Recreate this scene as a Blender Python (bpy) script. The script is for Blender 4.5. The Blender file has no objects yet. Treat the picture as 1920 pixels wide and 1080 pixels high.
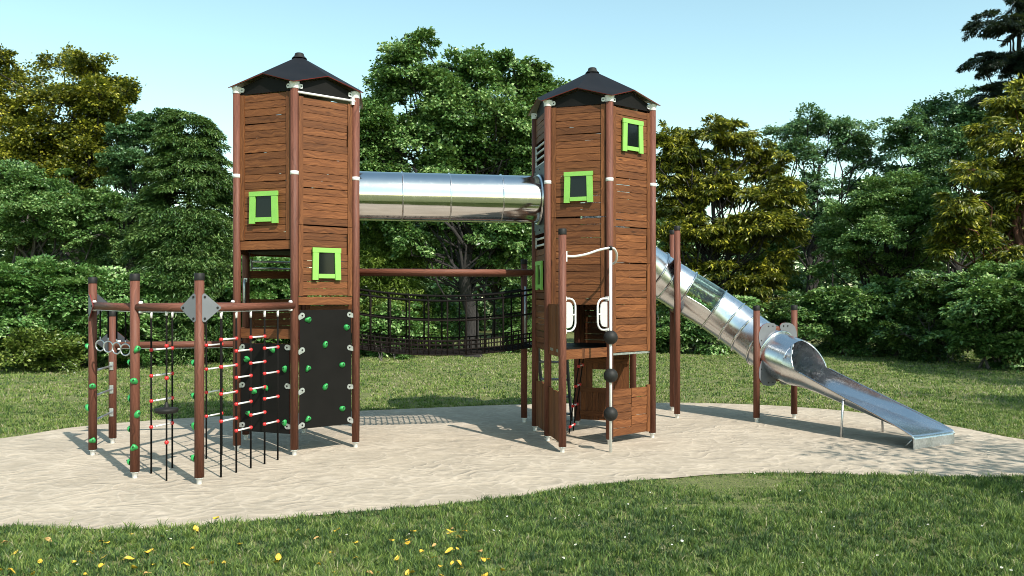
import bpy, math, random
import numpy as np
from mathutils import Vector, Matrix
V3 = Vector
sin, cos, pi, rad = math.sin, math.cos, math.pi, math.radians
rnd = random.Random(11)
CH, FP, HZ = 2.55, 1600.0, 552.0          # eye height, focal length and horizon row in photo pixels
SC = bpy.context.scene
COL = SC.collection
UP = V3((0, 0, 1))

def gpt(px, py, z=0.0):                   # ground point seen at a photo pixel
    d = (CH - z) * FP / (py - HZ)
    return V3(((px - 960) * d / FP, d, z))
def dpt(px, py, d):
    return V3(((px - 960) * d / FP, d, CH - (py - HZ) * d / FP))
def dirv(a):
    return V3((cos(rad(a)), sin(rad(a)), 0))

# ------------------------------------------------------------------ mesh builder
class MB:
    def __init__(s):
        s.v = []; s.f = []; s.uv = []; s.m = []; s.sm = []; s.var = []
    def face(s, idx, uvs=None, m=0, smooth=False, var=0.5):
        s.f.append(tuple(idx)); s.m.append(m); s.sm.append(smooth); s.var.append(var)
        s.uv.extend(uvs if uvs else [(0.0, 0.0)] * len(idx))
    def hexa(s, p, m=0, var=0.5, uo=None):
        # p: 8 points, 0-3 one end (ring), 4-7 other end; length runs from ring 0 to ring 1
        uo = uo or (rnd.uniform(0, 40), rnd.uniform(0, 40))
        b = len(s.v); s.v.extend([tuple(q) for q in p])
        L = (V3(p[4]) - V3(p[0])).length
        w = 0.0
        for i in range(4):
            j = (i + 1) % 4
            e = (V3(p[j]) - V3(p[i])).length
            s.face((b + i, b + j, b + 4 + j, b + 4 + i),
                   [(uo[0], uo[1] + w), (uo[0], uo[1] + w + e), (uo[0] + L, uo[1] + w + e), (uo[0] + L, uo[1] + w)], m, False, var)
            w += e
        s.face((b + 3, b + 2, b + 1, b), [(uo[0], uo[1]), (uo[0], uo[1] + .1), (uo[0] + .03, uo[1] + .1), (uo[0] + .03, uo[1])], m, False, var)
        s.face((b + 4, b + 5, b + 6, b + 7), [(uo[0], uo[1]), (uo[0], uo[1] + .1), (uo[0] + .03, uo[1] + .1), (uo[0] + .03, uo[1])], m, False, var)
    def box(s, o, a, b, c, m=0, var=0.5):
        # corner o, length axis a, then b, c
        o, a, b, c = V3(o), V3(a), V3(b), V3(c)
        if a.cross(b).dot(c) < 0: b, c = c, b
        p = [o, o + c, o + b + c, o + b]
        s.hexa(p + [q + a for q in p], m, var)
    def tube(s, pts, r, n=10, m=0, smooth=True, closed=False, cap=True, var=0.5, up=None):
        pts = [V3(p) for p in pts]; N = len(pts)
        R = r if isinstance(r, (list, tuple)) else [r] * N
        t0 = (pts[1] - pts[0]).normalized()
        ref = V3(up) if up else (UP if abs(t0.z) < .9 else V3((1, 0, 0)))
        a = (ref - t0 * ref.dot(t0)).normalized()
        base = len(s.v); uo = (rnd.uniform(0, 40), rnd.uniform(0, 40)); L = [0.0]
        for i, p in enumerate(pts):
            if closed: t = (pts[(i + 1) % N] - pts[i - 1]).normalized()
            else: t = (pts[min(i + 1, N - 1)] - pts[max(i - 1, 0)]).normalized()
            a = (a - t * a.dot(t)).normalized(); b = t.cross(a)
            k = 1.0
            if 0 < i < N - 1:
                c = (pts[i] - pts[i-1]).normalized().dot(t); k = 1 / max(c, .6)
            for j in range(n):
                q = 2 * pi * j / n
                s.v.append(tuple(p + (a * cos(q) + b * sin(q)) * R[i] * (k if N < 6 else 1)))
            if i: L.append(L[-1] + (pts[i] - pts[i-1]).length)
        M = N if closed else N - 1
        for i in range(M):
            i2 = (i + 1) % N
            l0, l1 = L[i], (L[i2] if i2 else L[-1] + (pts[0] - pts[-1]).length)
            for j in range(n):
                j2 = (j + 1) % n
                c0, c1 = 2 * pi * R[i] * j / n, 2 * pi * R[i] * (j + 1) / n
                s.face((base + i*n + j, base + i*n + j2, base + i2*n + j2, base + i2*n + j),
                       [(uo[0]+l0, uo[1]+c0), (uo[0]+l0, uo[1]+c1), (uo[0]+l1, uo[1]+c1), (uo[0]+l1, uo[1]+c0)], m, smooth, var)
        if cap and not closed:
            s.face([base + j for j in range(n)][::-1], None, m, False, var)
            s.face([base + (N-1)*n + j for j in range(n)], None, m, False, var)
        return s
    def cyl(s, p0, p1, r0, r1=None, n=16, m=0, cap=True, var=0.5):
        r1 = r0 if r1 is None else r1
        return s.tube([p0, p1], [r0, r1], n, m, True, False, cap, var)
    def lathe(s, c, prof, n=20, m=0, smooth=True):
        c = V3(c); b = len(s.v)
        for r, z in prof:
            for j in range(n):
                q = 2*pi*j/n; s.v.append((c.x + r*cos(q), c.y + r*sin(q), c.z + z))
        for i in range(len(prof)-1):
            for j in range(n):
                j2 = (j+1) % n
                s.face((b+i*n+j, b+i*n+j2, b+(i+1)*n+j2, b+(i+1)*n+j), None, m, smooth)
        return s
    def sphere(s, c, r, n=14, m=0, sq=1.0):
        k = n // 2
        return s.lathe(c, [(max(r*sin(pi*i/k), 1e-4), -r*cos(pi*i/k)*sq) for i in range(k+1)], n, m)
    def ring(s, c, axis, R, r, n=28, k=8, m=0):
        ax = V3(axis).normalized(); a = ax.orthogonal().normalized(); b = ax.cross(a)
        pts = [V3(c) + (a*cos(2*pi*i/n) + b*sin(2*pi*i/n))*R for i in range(n)]
        return s.tube(pts, r, k, m, True, True, up=ax)
    def prism(s, pts, nrm, th, mt=0, mb=None, ms=None, smooth=False):
        pts = [V3(p) for p in pts]; nrm = V3(nrm).normalized()
        ar = V3((0,0,0))
        for i in range(len(pts)): ar += (pts[i]-pts[0]).cross(pts[(i+1) % len(pts)]-pts[0])
        if ar.dot(nrm) < 0: pts = pts[::-1]
        N = len(pts); b = len(s.v)
        s.v.extend([tuple(p) for p in pts]); s.v.extend([tuple(p - nrm*th) for p in pts])
        mb = mt if mb is None else mb; ms = mt if ms is None else ms
        a = nrm.orthogonal().normalized(); c = nrm.cross(a)
        uv = [((p-pts[0]).dot(a), (p-pts[0]).dot(c)) for p in pts]
        s.face(range(b, b+N), uv, mt); s.face([b+N+i for i in range(N)][::-1], uv[::-1], mb)
        for i in range(N):
            j = (i+1) % N
            s.face((b+i, b+N+i, b+N+j, b+j), None, ms, smooth)
        return s
    def grid(s, rows, m=0, smooth=True, flip=False):
        b = len(s.v); n = len(rows[0])
        for r in rows: s.v.extend([tuple(p) for p in r])
        for i in range(len(rows)-1):
            for j in range(n-1):
                q = (b+i*n+j, b+i*n+j+1, b+(i+1)*n+j+1, b+(i+1)*n+j)
                s.face(q[::-1] if flip else q, None, m, smooth)
        return s
    def mesh(s, name, mats, off=(0, 0, 0)):
        me = bpy.data.meshes.new(name)
        ox, oy, oz = off
        me.from_pydata([(x-ox, y-oy, z-oz) for x, y, z in s.v], [], s.f)
        for q in (mats if isinstance(mats, (list, tuple)) else [mats]): me.materials.append(q)
        me.polygons.foreach_set('material_index', s.m)
        me.polygons.foreach_set('use_smooth', s.sm)
        uvl = me.uv_layers.new(name='uv')
        uvl.data.foreach_set('uv', np.array(s.uv, dtype=np.float32).ravel())
        at = me.attributes.new('var', 'FLOAT', 'FACE'); at.data.foreach_set('value', s.var)
        me.update()
        return me

def link(name, data, parent=None, loc=(0, 0, 0), rot=(0, 0, 0)):
    o = bpy.data.objects.new(name, data); COL.objects.link(o)
    o.location = loc; o.rotation_euler = rot
    if parent: o.parent = parent
    return o
def tag(o, label, cat, group=None, kind=None):
    o['label'] = label; o['category'] = cat
    if group: o['group'] = group
    if kind: o['kind'] = kind
    return o
class Thing:
    def __init__(s, name, loc, label, cat, group=None):
        s.loc = V3(loc)
        s.root = link(name, None, None, loc); s.root.empty_display_size = .3
        tag(s.root, label, cat, group)
    def part(s, name, mb, mats, parent=None, label=None):
        o = link(name, mb.mesh(name, mats, s.loc), parent or s.root)
        if label: o['label'] = label
        return o
    def put(s, name, data, p, rot=(0, 0, 0), parent=None, label=None):
        o = link(name, data, parent or s.root, V3(p) - s.loc, rot)
        if label: o['label'] = label
        return o

# ------------------------------------------------------------------ materials
def newmat(name):
    m = bpy.data.materials.new(name); m.use_nodes = True
    nt = m.node_tree; nt.nodes.clear()
    out = nt.nodes.new('ShaderNodeOutputMaterial')
    return m, nt, out
def nd(nt, typ, ins=None, **props):
    n = nt.nodes.new(typ)
    for k, v in props.items(): setattr(n, k, v)
    for k, v in (ins or {}).items():
        if isinstance(v, bpy.types.NodeSocket): nt.links.new(v, n.inputs[k])
        else: n.inputs[k].default_value = v
    return n
def c4(c): return (c[0], c[1], c[2], 1.0)
def ramp(nt, fac, stops, interp='LINEAR'):
    n = nt.nodes.new('ShaderNodeValToRGB'); n.color_ramp.interpolation = interp
    el = n.color_ramp.elements
    while len(el) > 1: el.remove(el[0])
    for i, (p, c) in enumerate(stops):
        e = el[0] if i == 0 else el.new(p)
        e.position = p; e.color = c4(c) if len(c) == 3 else c
    nt.links.new(fac, n.inputs[0]); return n.outputs[0]
def mth(nt, op, a, b=0.0, c=None, clamp=False):
    n = nt.nodes.new('ShaderNodeMath'); n.operation = op; n.use_clamp = clamp
    for i, v in enumerate((a, b) if c is None else (a, b, c)):
        if isinstance(v, bpy.types.NodeSocket): nt.links.new(v, n.inputs[i])
        else: n.inputs[i].default_value = v
    return n.outputs[0]
def mixc(nt, fac, a, b, mode='MIX'):
    n = nt.nodes.new('ShaderNodeMix'); n.data_type = 'RGBA'; n.blend_type = mode
    for i, v in ((0, fac), (6, a), (7, b)):
        if isinstance(v, bpy.types.NodeSocket): nt.links.new(v, n.inputs[i])
        else: n.inputs[i].default_value = (c4(v) if isinstance(v, tuple) and len(v) == 3 else v)
    return n.outputs[2]
def fin(nt, out, **kw):
    p = nt.nodes.new('ShaderNodeBsdfPrincipled')
    for k, v in kw.items():
        k = k.replace('_', ' ')
        if isinstance(v, bpy.types.NodeSocket): nt.links.new(v, p.inputs[k])
        else: p.inputs[k].default_value = c4(v) if isinstance(v, tuple) and len(v) == 3 else v
    nt.links.new(p.outputs[0], out.inputs[0]); return p
def bump(nt, h, strength=.3, dist=.01):
    return nd(nt, 'ShaderNodeBump', {'Height': h, 'Strength': strength, 'Distance': dist}).outputs[0]

def plain(name, col, rough=.5, metal=0.0, noise=.12, scale=14.0, spec=.5, bmp=0.0):
    m, nt, out = newmat(name)
    tc = nd(nt, 'ShaderNodeTexCoord').outputs['Object']
    n = nd(nt, 'ShaderNodeTexNoise', {'Vector': tc, 'Scale': scale, 'Detail': 5.0}).outputs[0]
    lo = tuple(max(c*(1-noise), 0) for c in col); hi = tuple(min(c*(1+noise), 1) for c in col)
    cc = ramp(nt, n, [(.3, lo), (.7, hi)])
    rr = mth(nt, 'MULTIPLY_ADD', n, .2, rough-.1)
    kw = dict(Base_Color=cc, Roughness=rr, Metallic=metal)
    if bmp: kw['Normal'] = bump(nt, nd(nt, 'ShaderNodeTexNoise', {'Vector': tc, 'Scale': 160.0, 'Detail': 2.0}).outputs[0], bmp, .003)
    p = fin(nt, out, **kw); p.inputs['Specular IOR Level'].default_value = spec
    return m

def wood(name, dark, mid, light, knots=True, groove=0.0, rough=.62):
    m, nt, out = newmat(name)
    uv = nd(nt, 'ShaderNodeUVMap', uv_map='uv').outputs[0]
    var = nd(nt, 'ShaderNodeAttribute', attribute_name='var').outputs['Fac']
    mp = nd(nt, 'ShaderNodeMapping', {'Vector': uv, 'Scale': (1.6, 34.0, 1.0)}).outputs[0]
    wob = nd(nt, 'ShaderNodeTexNoise', {'Vector': uv, 'Scale': 3.2, 'Detail': 2.0}).outputs[0]
    wv = nd(nt, 'ShaderNodeVectorMath', {0: mp, 1: nd(nt, 'ShaderNodeCombineXYZ', {'Y': mth(nt, 'MULTIPLY', wob, 7.0)}).outputs[0]}, operation='ADD').outputs[0]
    g1 = nd(nt, 'ShaderNodeTexNoise', {'Vector': wv, 'Scale': 1.0, 'Detail': 6.0, 'Roughness': .62}).outputs[0]
    fine = nd(nt, 'ShaderNodeTexNoise', {'Vector': nd(nt, 'ShaderNodeMapping', {'Vector': uv, 'Scale': (9.0, 260.0, 1.0)}).outputs[0], 'Scale': 1.0, 'Detail': 2.0}).outputs[0]
    col = ramp(nt, g1, [(.28, dark), (.5, mid), (.74, light)])
    col = mixc(nt, mth(nt, 'MULTIPLY', fine, .35), col, dark)
    h = g1
    if knots:
        kv = nd(nt, 'ShaderNodeMapping', {'Vector': uv, 'Scale': (2.1, 7.5, 1.0)}).outputs[0]
        vo = nd(nt, 'ShaderNodeTexVoronoi', {'Vector': kv, 'Scale': 1.0, 'Randomness': 1.0})
        pick = mth(nt, 'GREATER_THAN', nd(nt, 'ShaderNodeSeparateColor', {0: vo.outputs['Color']}).outputs[0], .42)
        kn = mth(nt, 'MULTIPLY', ramp(nt, vo.outputs['Distance'], [(.06, (1, 1, 1)), (.17, (0, 0, 0))]), pick)
        col = mixc(nt, mth(nt, 'MULTIPLY', kn, .8), col, tuple(c*.28 for c in dark))
    vv = mth(nt, 'MULTIPLY_ADD', var, .85, .58)
    col = mixc(nt, 1.0, col, nd(nt, 'ShaderNodeCombineColor', {0: vv, 1: vv, 2: vv}).outputs[0], 'MULTIPLY')
    if groove:
        sx = nd(nt, 'ShaderNodeSeparateXYZ', {0: uv}).outputs[1]
        gr = mth(nt, 'PINGPONG', sx, .021)
        gm = ramp(nt, mth(nt, 'MULTIPLY', gr, 47.0), [(.0, (1, 1, 1)), (.13, (0, 0, 0))])
        col = mixc(nt, mth(nt, 'MULTIPLY', gm, groove), col, tuple(c*.3 for c in dark))
    fin(nt, out, Base_Color=col, Roughness=rough, Normal=bump(nt, h, .25, .006)).inputs['Specular IOR Level'].default_value = .28
    return m

M = {}
M['plank'] = wood('stained_plank', (.066, .022, .008), (.156, .056, .019), (.262, .103, .036))
M['post'] = wood('laminated_post', (.074, .027, .017), (.142, .052, .033), (.200, .080, .053), False, .75, .6)
M['white'] = plain('white_coating', (.70, .70, .685), .45, 0, .04)
M['galv'] = plain('galvanised_steel', (.52, .54, .56), .34, .85, .18, 30)
M['hpl'] = plain('black_board', (.0065, .006, .0055), .6, 0, .2, 3, .14)
M['anthracite'] = plain('anthracite_sheet', (.009, .0095, .012), .6, 0, .2, 2.5, .15)
M['grey'] = plain('grey_board', (.135, .145, .16), .5, 0, .07, 5)
M['darkgrey'] = plain('dark_grey_board', (.040, .045, .056), .5, 0, .1, 5)
M['liner'] = plain('pale_underside', (.50, .49, .45), .6, 0, .06)
M['red_edge'] = plain('red_board_edge', (.16, .016, .012), .6, 0, .1)
M['rubber'] = plain('black_rubber', (.012, .012, .011), .6, 0, .2, 30, .3)
M['rope'] = plain('black_rope', (.007, .0065, .006), .85, 0, .3, 90, .12)
M['brownrope'] = plain('dark_brown_rope', (.010, .0075, .0065), .85, 0, .3, 90, .12)
M['green'] = plain('lime_board', (.22, .49, .09), .5, 0, .06, 8)
M['hold'] = plain('green_resin', (.030, .30, .075), .42, 0, .12, 12, .5, .25)
M['red'] = plain('red_plastic', (.52, .022, .022), .4, 0, .06)
M['pad'] = plain('pale_grey_board', (.50, .50, .485), .5, 0, .05)

def steel(name, base, rough, wav=.0):
    m, nt, out = newmat(name)
    tc = nd(nt, 'ShaderNodeTexCoord').outputs['Object']
    n = nd(nt, 'ShaderNodeTexNoise', {'Vector': tc, 'Scale': 2.2, 'Detail': 3.0}).outputs[0]
    f = nd(nt, 'ShaderNodeTexNoise', {'Vector': tc, 'Scale': 90.0, 'Detail': 3.0}).outputs[0]
    cc = ramp(nt, n, [(.3, tuple(c*.93 for c in base)), (.7, base)])
    s2 = nd(nt, 'ShaderNodeTexNoise', {'Vector': tc, 'Scale': 9.0, 'Detail': 6.0, 'Roughness': .7}).outputs[0]
    r = mth(nt, 'ADD', mth(nt, 'MULTIPLY_ADD', n, .10, rough-.05), mth(nt, 'MULTIPLY', ramp(nt, s2, [(.5, (0, 0, 0)), (.72, (1, 1, 1))]), .09))
    w = nd(nt, 'ShaderNodeTexNoise', {'Vector': tc, 'Scale': 3.0, 'Detail': 1.0}).outputs[0]
    fin(nt, out, Base_Color=cc, Metallic=1.0, Roughness=r, Normal=bump(nt, w, wav, .02))
    return m
M['steel'] = steel('polished_steel', (.72, .72, .74), .10, .08)
M['steel2'] = steel('brushed_steel', (.74, .75, .78), .24, .05)

def paneglass():
    m, nt, out = newmat('dark_acrylic')
    p = fin(nt, out, Base_Color=(.006, .009, .009), Roughness=.06); p.inputs['Specular IOR Level'].default_value = .3; return m
M['pane'] = paneglass()
def clearglass():
    m, nt, out = newmat('clear_acrylic')
    tr = nd(nt, 'ShaderNodeBsdfTransparent', {'Color': (.60, .76, .70, 1)}).outputs[0]
    gl = nd(nt, 'ShaderNodeBsdfGlossy', {'Color': (1, 1, 1, 1), 'Roughness': .06}).outputs[0]
    fr = nd(nt, 'ShaderNodeFresnel', {'IOR': 1.5}).outputs[0]
    mx = nd(nt, 'ShaderNodeMixShader', {0: fr, 1: tr, 2: gl}).outputs[0]
    nt.links.new(mx, out.inputs[0]); return m
M['clear'] = clearglass()

def leafmat(name, stops, trans=.32, rough=.38):
    m, nt, out = newmat(name)
    var = nd(nt, 'ShaderNodeAttribute', attribute_name='var').outputs['Fac']
    col = ramp(nt, var, stops)
    p = nt.nodes.new('ShaderNodeBsdfPrincipled')
    nt.links.new(col, p.inputs['Base Color']); p.inputs['Roughness'].default_value = rough
    p.inputs['Specular IOR Level'].default_value = .5
    tcol = mixc(nt, .35, col, (.30, .42, .03))
    t = nd(nt, 'ShaderNodeBsdfTranslucent', {'Color': tcol}).outputs[0]
    mx = nd(nt, 'ShaderNodeMixShader', {0: trans, 1: p.outputs[0], 2: t}).outputs[0]
    nt.links.new(mx, out.inputs[0]); return m
def bark(name, a, b):
    m, nt, out = newmat(name)
    uv = nd(nt, 'ShaderNodeUVMap', uv_map='uv').outputs[0]
    n = nd(nt, 'ShaderNodeTexNoise', {'Vector': nd(nt, 'ShaderNodeMapping', {'Vector': uv, 'Scale': (3.0, 16.0, 1)}).outputs[0], 'Scale': 1.4, 'Detail': 7.0, 'Roughness': .65}).outputs[0]
    fin(nt, out, Base_Color=ramp(nt, n, [(.35, a), (.68, b)]), Roughness=.9, Normal=bump(nt, n, 1.0, .06))
    return m
# ------------------------------------------------------------------ playground
R = 1.1
CL = V3((-3.646, 14.633, 0)); CR = V3((1.467, 15.583, 0))
PR = .0635                                # post radius
VA = {1: 220, 2: 280, 3: 340, 4: 40, 5: 100, 6: 160}
def hexv(C, k): return C + dirv(VA[k]) * R
class Face:
    def __init__(s, a, b):
        s.o = V3((a.x, a.y, 0)); s.t = V3((b.x-a.x, b.y-a.y, 0)); s.L = s.t.length; s.t.normalize()
        s.n = V3((s.t.y, -s.t.x, 0))      # outward when vertices run counter-clockwise
    def p(s, u, z, out=0.0): return s.o + s.t*u + s.n*out + UP*z
    def u_at(s, px, out=0.0):
        k = (px-960)/FP; o = s.o + s.n*out
        return (k*o.y - o.x) / (s.t.x - k*s.t.y)
    def z_at(s, u, py, out=0.0): return CH - (py-HZ)*s.p(u, 0, out).y/FP

def boards(mb, F, u0, u1, z0, z1, out=.0, th=.032, ph=.118, stile=.078, hole=None, notch=()):
    n = max(1, round((z1-z0)/ph)); h = (z1-z0)/n
    a, b = (u0+stile+.004, u1-stile-.004) if stile else (u0, u1)
    for i in range(n):
        za, zb = z0+i*h+.004, z0+(i+1)*h-.004
        t = [rnd.uniform(-.0025, .0025) for _ in range(4)]
        if rnd.random() < .09: t[rnd.choice((2, 3))] -= rnd.uniform(.008, .018)
        o = out + rnd.uniform(-.004, .004); var = rnd.uniform(.15, .82)
        segs = [(a, b)]
        if hole and za < hole[3] and zb > hole[2]: segs = [(a, hole[0]), (hole[1], b)]
        for (s0, s1) in segs:
            if i in notch and s1 == b: s1 -= .016
            q = []
            for uu, k in ((s0, 0), (s1, 1)):
                lo, hi = za+t[k], zb+t[2+k]
                q += [F.p(uu, lo, o), F.p(uu, lo, o-th), F.p(uu, hi, o-th), F.p(uu, hi, o)]
            mb.hexa(q, 0, var)
    if stile:
        for s0 in (u0, u1-stile):
            mb.box(F.p(s0, z0-.004, out+.012), UP*(z1-z0+.008), F.t*stile, -F.n*.05, 0, rnd.uniform(.3, .7))
def vboards(mb, F, u0, u1, z0, z1, out=0.0, th=.03, pw=.12, hole=None, jag=.0):
    n = max(1, round((u1-u0)/pw)); h = (u1-u0)/n
    for i in range(n):
        a, b = u0+i*h+.003, u0+(i+1)*h-.003
        var = rnd.uniform(.2, .7); o = out + rnd.uniform(-.003, .003)
        top = z1 + rnd.uniform(-jag, jag)
        segs = [(z0, top)]
        if hole and a < hole[1] and b > hole[0]: segs = [(z0, hole[2]), (hole[3], top)]
        for s0, s1 in segs:
            if s1-s0 > .01:
                mb.box(F.p(a, s0, o), UP*(s1-s0), F.t*(b-a), -F.n*th, 0, var)

def kidney(n=14):
    return [(cos(2*pi*i/n), sin(2*pi*i/n)) for i in range(n)]

# shared small meshes (local axes: +X out of the surface, Z up)
def hold_mesh(seed):
    r = random.Random(seed); mb = MB(); rows = []
    n, k = 12, 7
    for i in range(k):
        f = i/(k-1); rr = (cos(f*pi/2)**.62); row = []
        for j in range(n+1):
            q = 2*pi*(j % n)/n
            w = 1 + .16*sin(2*q+seed) + .10*cos(3*q+seed*2)
            row.append((.058*sin(f*pi/2) + .006*cos(q*2)*rr, .050*rr*w*cos(q)*(1-.25*sin(q)), (.056*rr*w*sin(q)) + .022*sin(f*pi/2)*(1-.2*f)))
        rows.append([tuple(c_*.9 for c_ in q_) for q_ in row])
    mb.grid(rows, 0, True)
    mb.cyl((.045, 0, .018), (.068, 0, .022), .010, .010, 8, 1)
    return mb.mesh('climbing_hold', [M['hold'], M['rubber']])
HOLDS = [hold_mesh(s) for s in (1, 2, 5)]
def lug_mesh():
    mb = MB(); pts = []
    for i in range(13):                    # teardrop in the YZ plane, tip towards -Y
        q = -pi*.62 + i*2*pi*.62/12
        pts.append((.012, .045*cos(q), .045*sin(q)))
    pts += [(.012, -.085, .030), (.012, -.085, -.030)]
    mb.prism(pts, (1, 0, 0), .012)
    mb.cyl((.010, 0, 0), (.018, 0, 0), .016, .013, 12, 1)
    return mb.mesh('fixing_lug', [M['galv'], M['rubber']])
LUG = lug_mesh()
def foot_mesh():
    mb = MB(); mb.lathe((0, 0, -.05), [(.036, 0), (.036, .115), (.050, .122), (.060, .138), (.0, .142)], 14)
    return mb.mesh('post_foot', M['white'])
FOOT = foot_mesh()
def cap_mesh():
    mb = MB(); mb.lathe((0, 0, -.085), [(.067, 0), (.068, .005), (.068, .088), (.060, .098), (.0, .100)], 18)
    return mb.mesh('post_cap', M['rubber'])
CAP = cap_mesh()
def band_mesh():
    mb = MB(); mb.lathe((0, 0, -.03), [(.063, 0), (.0665, .002), (.0665, .058), (.063, .06)], 18)
    return mb.mesh('post_band', M['white'])
BAND = band_mesh()

def post(T, p, top, cap=False, band=None, foot=True):
    mb = MB(); mb.cyl(V3((p.x, p.y, .09)), V3((p.x, p.y, top)), PR, PR, 18, 0, True, rnd.uniform(.4, .65))
    o = T.part('post', mb, M['post'])
    if foot: T.put('foot', FOOT, V3((p.x, p.y, 0)), (0, 0, 0), o)
    if cap: T.put('cap', CAP, V3((p.x, p.y, top)), (0, 0, 0), o)
    if band: T.put('band', BAND, V3((p.x, p.y, band)), (0, 0, 0), o)
    return o

def window(T, F, x0, x1, y0, y1, parent=None, out=.022, zz=None):
    uc = F.u_at((x0+x1)/2, out); w = (F.u_at(x1, out) - F.u_at(x0, out)); w = abs(w)
    zt, zb = F.z_at(uc, y0, out), F.z_at(uc, y1, out)
    if zz: w, zt, zb = zz
    mb = MB(); a, b = uc-w/2, uc+w/2; hd = .075; sd = w*.20
    o = out+.034
    mb.box(F.p(a, zt-hd, o+.004), F.t*w, UP*hd, -F.n*.034, 0)
    lo = zb
    for s in (0, 1):                      # splayed jambs, wider at the foot
        e0 = a+.010 if s == 0 else b-.010-sd
        k = -.012 if s == 0 else .012
        ring0 = [F.p(e0+k, lo, o), F.p(e0+k, lo, o-.034), F.p(e0+sd+k, lo, o-.034), F.p(e0+sd+k, lo, o)]
        ring1 = [F.p(e0, zt-hd-.001, o), F.p(e0, zt-hd-.001, o-.034), F.p(e0+sd, zt-hd-.001, o-.034), F.p(e0+sd, zt-hd-.001, o)]
        mb.hexa(ring0+ring1, 0)
    mb.box(F.p(a+sd+.006, lo+.028, o-.003), F.t*(w-2*sd-.012), UP*.070, -F.n*.030, 0)
    wn = T.part('window', _wb(F, a, w, lo, zt, out), M['rubber'])
    T.part('frame', mb, M['green'], wn)
    pm = MB(); pm.box(F.p(a+sd+.002, lo+.095, out+.012), F.t*(w-2*sd-.004), UP*(zt-hd-lo-.095), -F.n*.010, 0)
    T.part('pane', pm, M['pane'], wn)
def _wb(F, a, w, lo, zt, out):
    m = MB(); m.box(F.p(a+.02, lo+.04, out+.001), F.t*(w-.04), UP*(zt-lo-.08), -F.n*.012, 0); return m

def tower_roof(T, C):
    zA, zT, zM = 6.64, 5.905, 6.095
    for k in range(1, 7):
        t = C + dirv(VA[k])*1.25 + UP*zT
        m0 = C + dirv(VA[k]-30)*1.03 + UP*zM; m1 = C + dirv(VA[k]+30)*1.03 + UP*zM
        ap = C + UP*zA
        n = (m1-m0).cross(ap-t)
        if n.z < 0: n = -n
        mb = MB(); mb.prism([ap, m0, t, m1], n, .012, 0, 1, 2)
        T.part('roof_panel', mb, [M['anthracite'], M['liner'], M['red_edge']])
    mb = MB(); mb.lathe(C + UP*(zA-.05), [(.13, 0), (.085, .045), (.075, .085), (.06, .095), (0, .097)], 16)
    T.part('roof_cap', mb, M['rubber'])
    for k in range(1, 7):                 # dark gable boards between posts
        a, b = hexv(C, k), hexv(C, k % 6 + 1)
        F = Face(a, b)
        mb = MB(); mb.prism([F.p(.05, 5.80, -.01), F.p(R-.05, 5.80, -.01), F.p(R-.05, 5.915, -.01), F.p(R/2, 6.055, .0), F.p(.05, 5.915, -.01)], F.n, .012, 0, 0, 1)
        T.part('gable_board', mb, [M['hpl'], M['red_edge']])
    for k in range(1, 7):                 # white post heads with ears
        v = hexv(C, k); mb = MB()
        mb.lathe(V3((v.x, v.y, 5.82)), [(.068, 0), (.070, .004), (.070, .06), (.078, .085), (.086, .105), (.0, .11)], 18)
        for s in (-1, 1):
            d = (C + dirv(VA[k]+s*60)*R - v).normalized()
            nn = V3((d.y, -d.x, 0)) * (1 if s > 0 else -1)
            base = v + d*.055 + UP*5.835 + nn*.012
            mb.prism([base, base+d*.075, base+d*.085+UP*.02, base+d*.085+UP*.05, base+d*.075+UP*.07, base+UP*.07], nn, .02)
            mb.cyl(v + d*.11 + UP*5.87 + nn*.010, v + d*.11 + UP*5.87 + nn*.019, .011, .011, 10, 1)
        T.part('post_head', mb, [M['white'], M['rubber']])

def floor_plate(T, C, z, out=.92, mat='hpl', th=.05):
    mb = MB(); mb.prism([C + dirv(a)*out + UP*z for a in VA.values()], UP, th, 0)
    T.part('deck', mb, M[mat])

def rails(T, F, u0, u1, zs, mat='galv', out=-.02, r=.017):
    mb = MB()
    for z in zs: mb.cyl(F.p(u0, z, out), F.p(u1, z, out), r, r, 10)
    for u in (u0, u1):
        mb.box(F.p(u-.018, min(zs)-.035, out+.012), UP*(max(zs)-min(zs)+.07), F.t*.036, -F.n*.024)
    return T.part('guard_rail', mb, M[mat])

def climb_wall(T, F, z0, z1, holds, lugsz, out=.01):
    mb = MB(); mb.prism([F.p(.085, z0, out), F.p(R-.085, z0, out), F.p(R-.085, z1, out), F.p(.085, z1, out)], F.n, .02, 0, 0, 1)
    w = T.part('climbing_wall', mb, [M['hpl'], M['red_edge']])
    az = math.atan2(F.n.y, F.n.x)
    for i, (u, z) in enumerate(holds):
        T.put('climbing_hold', HOLDS[i % 3], F.p(u, z, out), (rnd.uniform(-.6, .6), 0, az), w)
    for z in lugsz:
        for u, flip in ((.125, 0), (R-.125, pi)):
            T.put('fixing_lug', LUG, F.p(u, z + rnd.uniform(-.01, .01), out+.001), (flip + rnd.uniform(-.35, .35)+(.35 if flip == 0 else -.35), 0, az), w)
    return w

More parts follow.
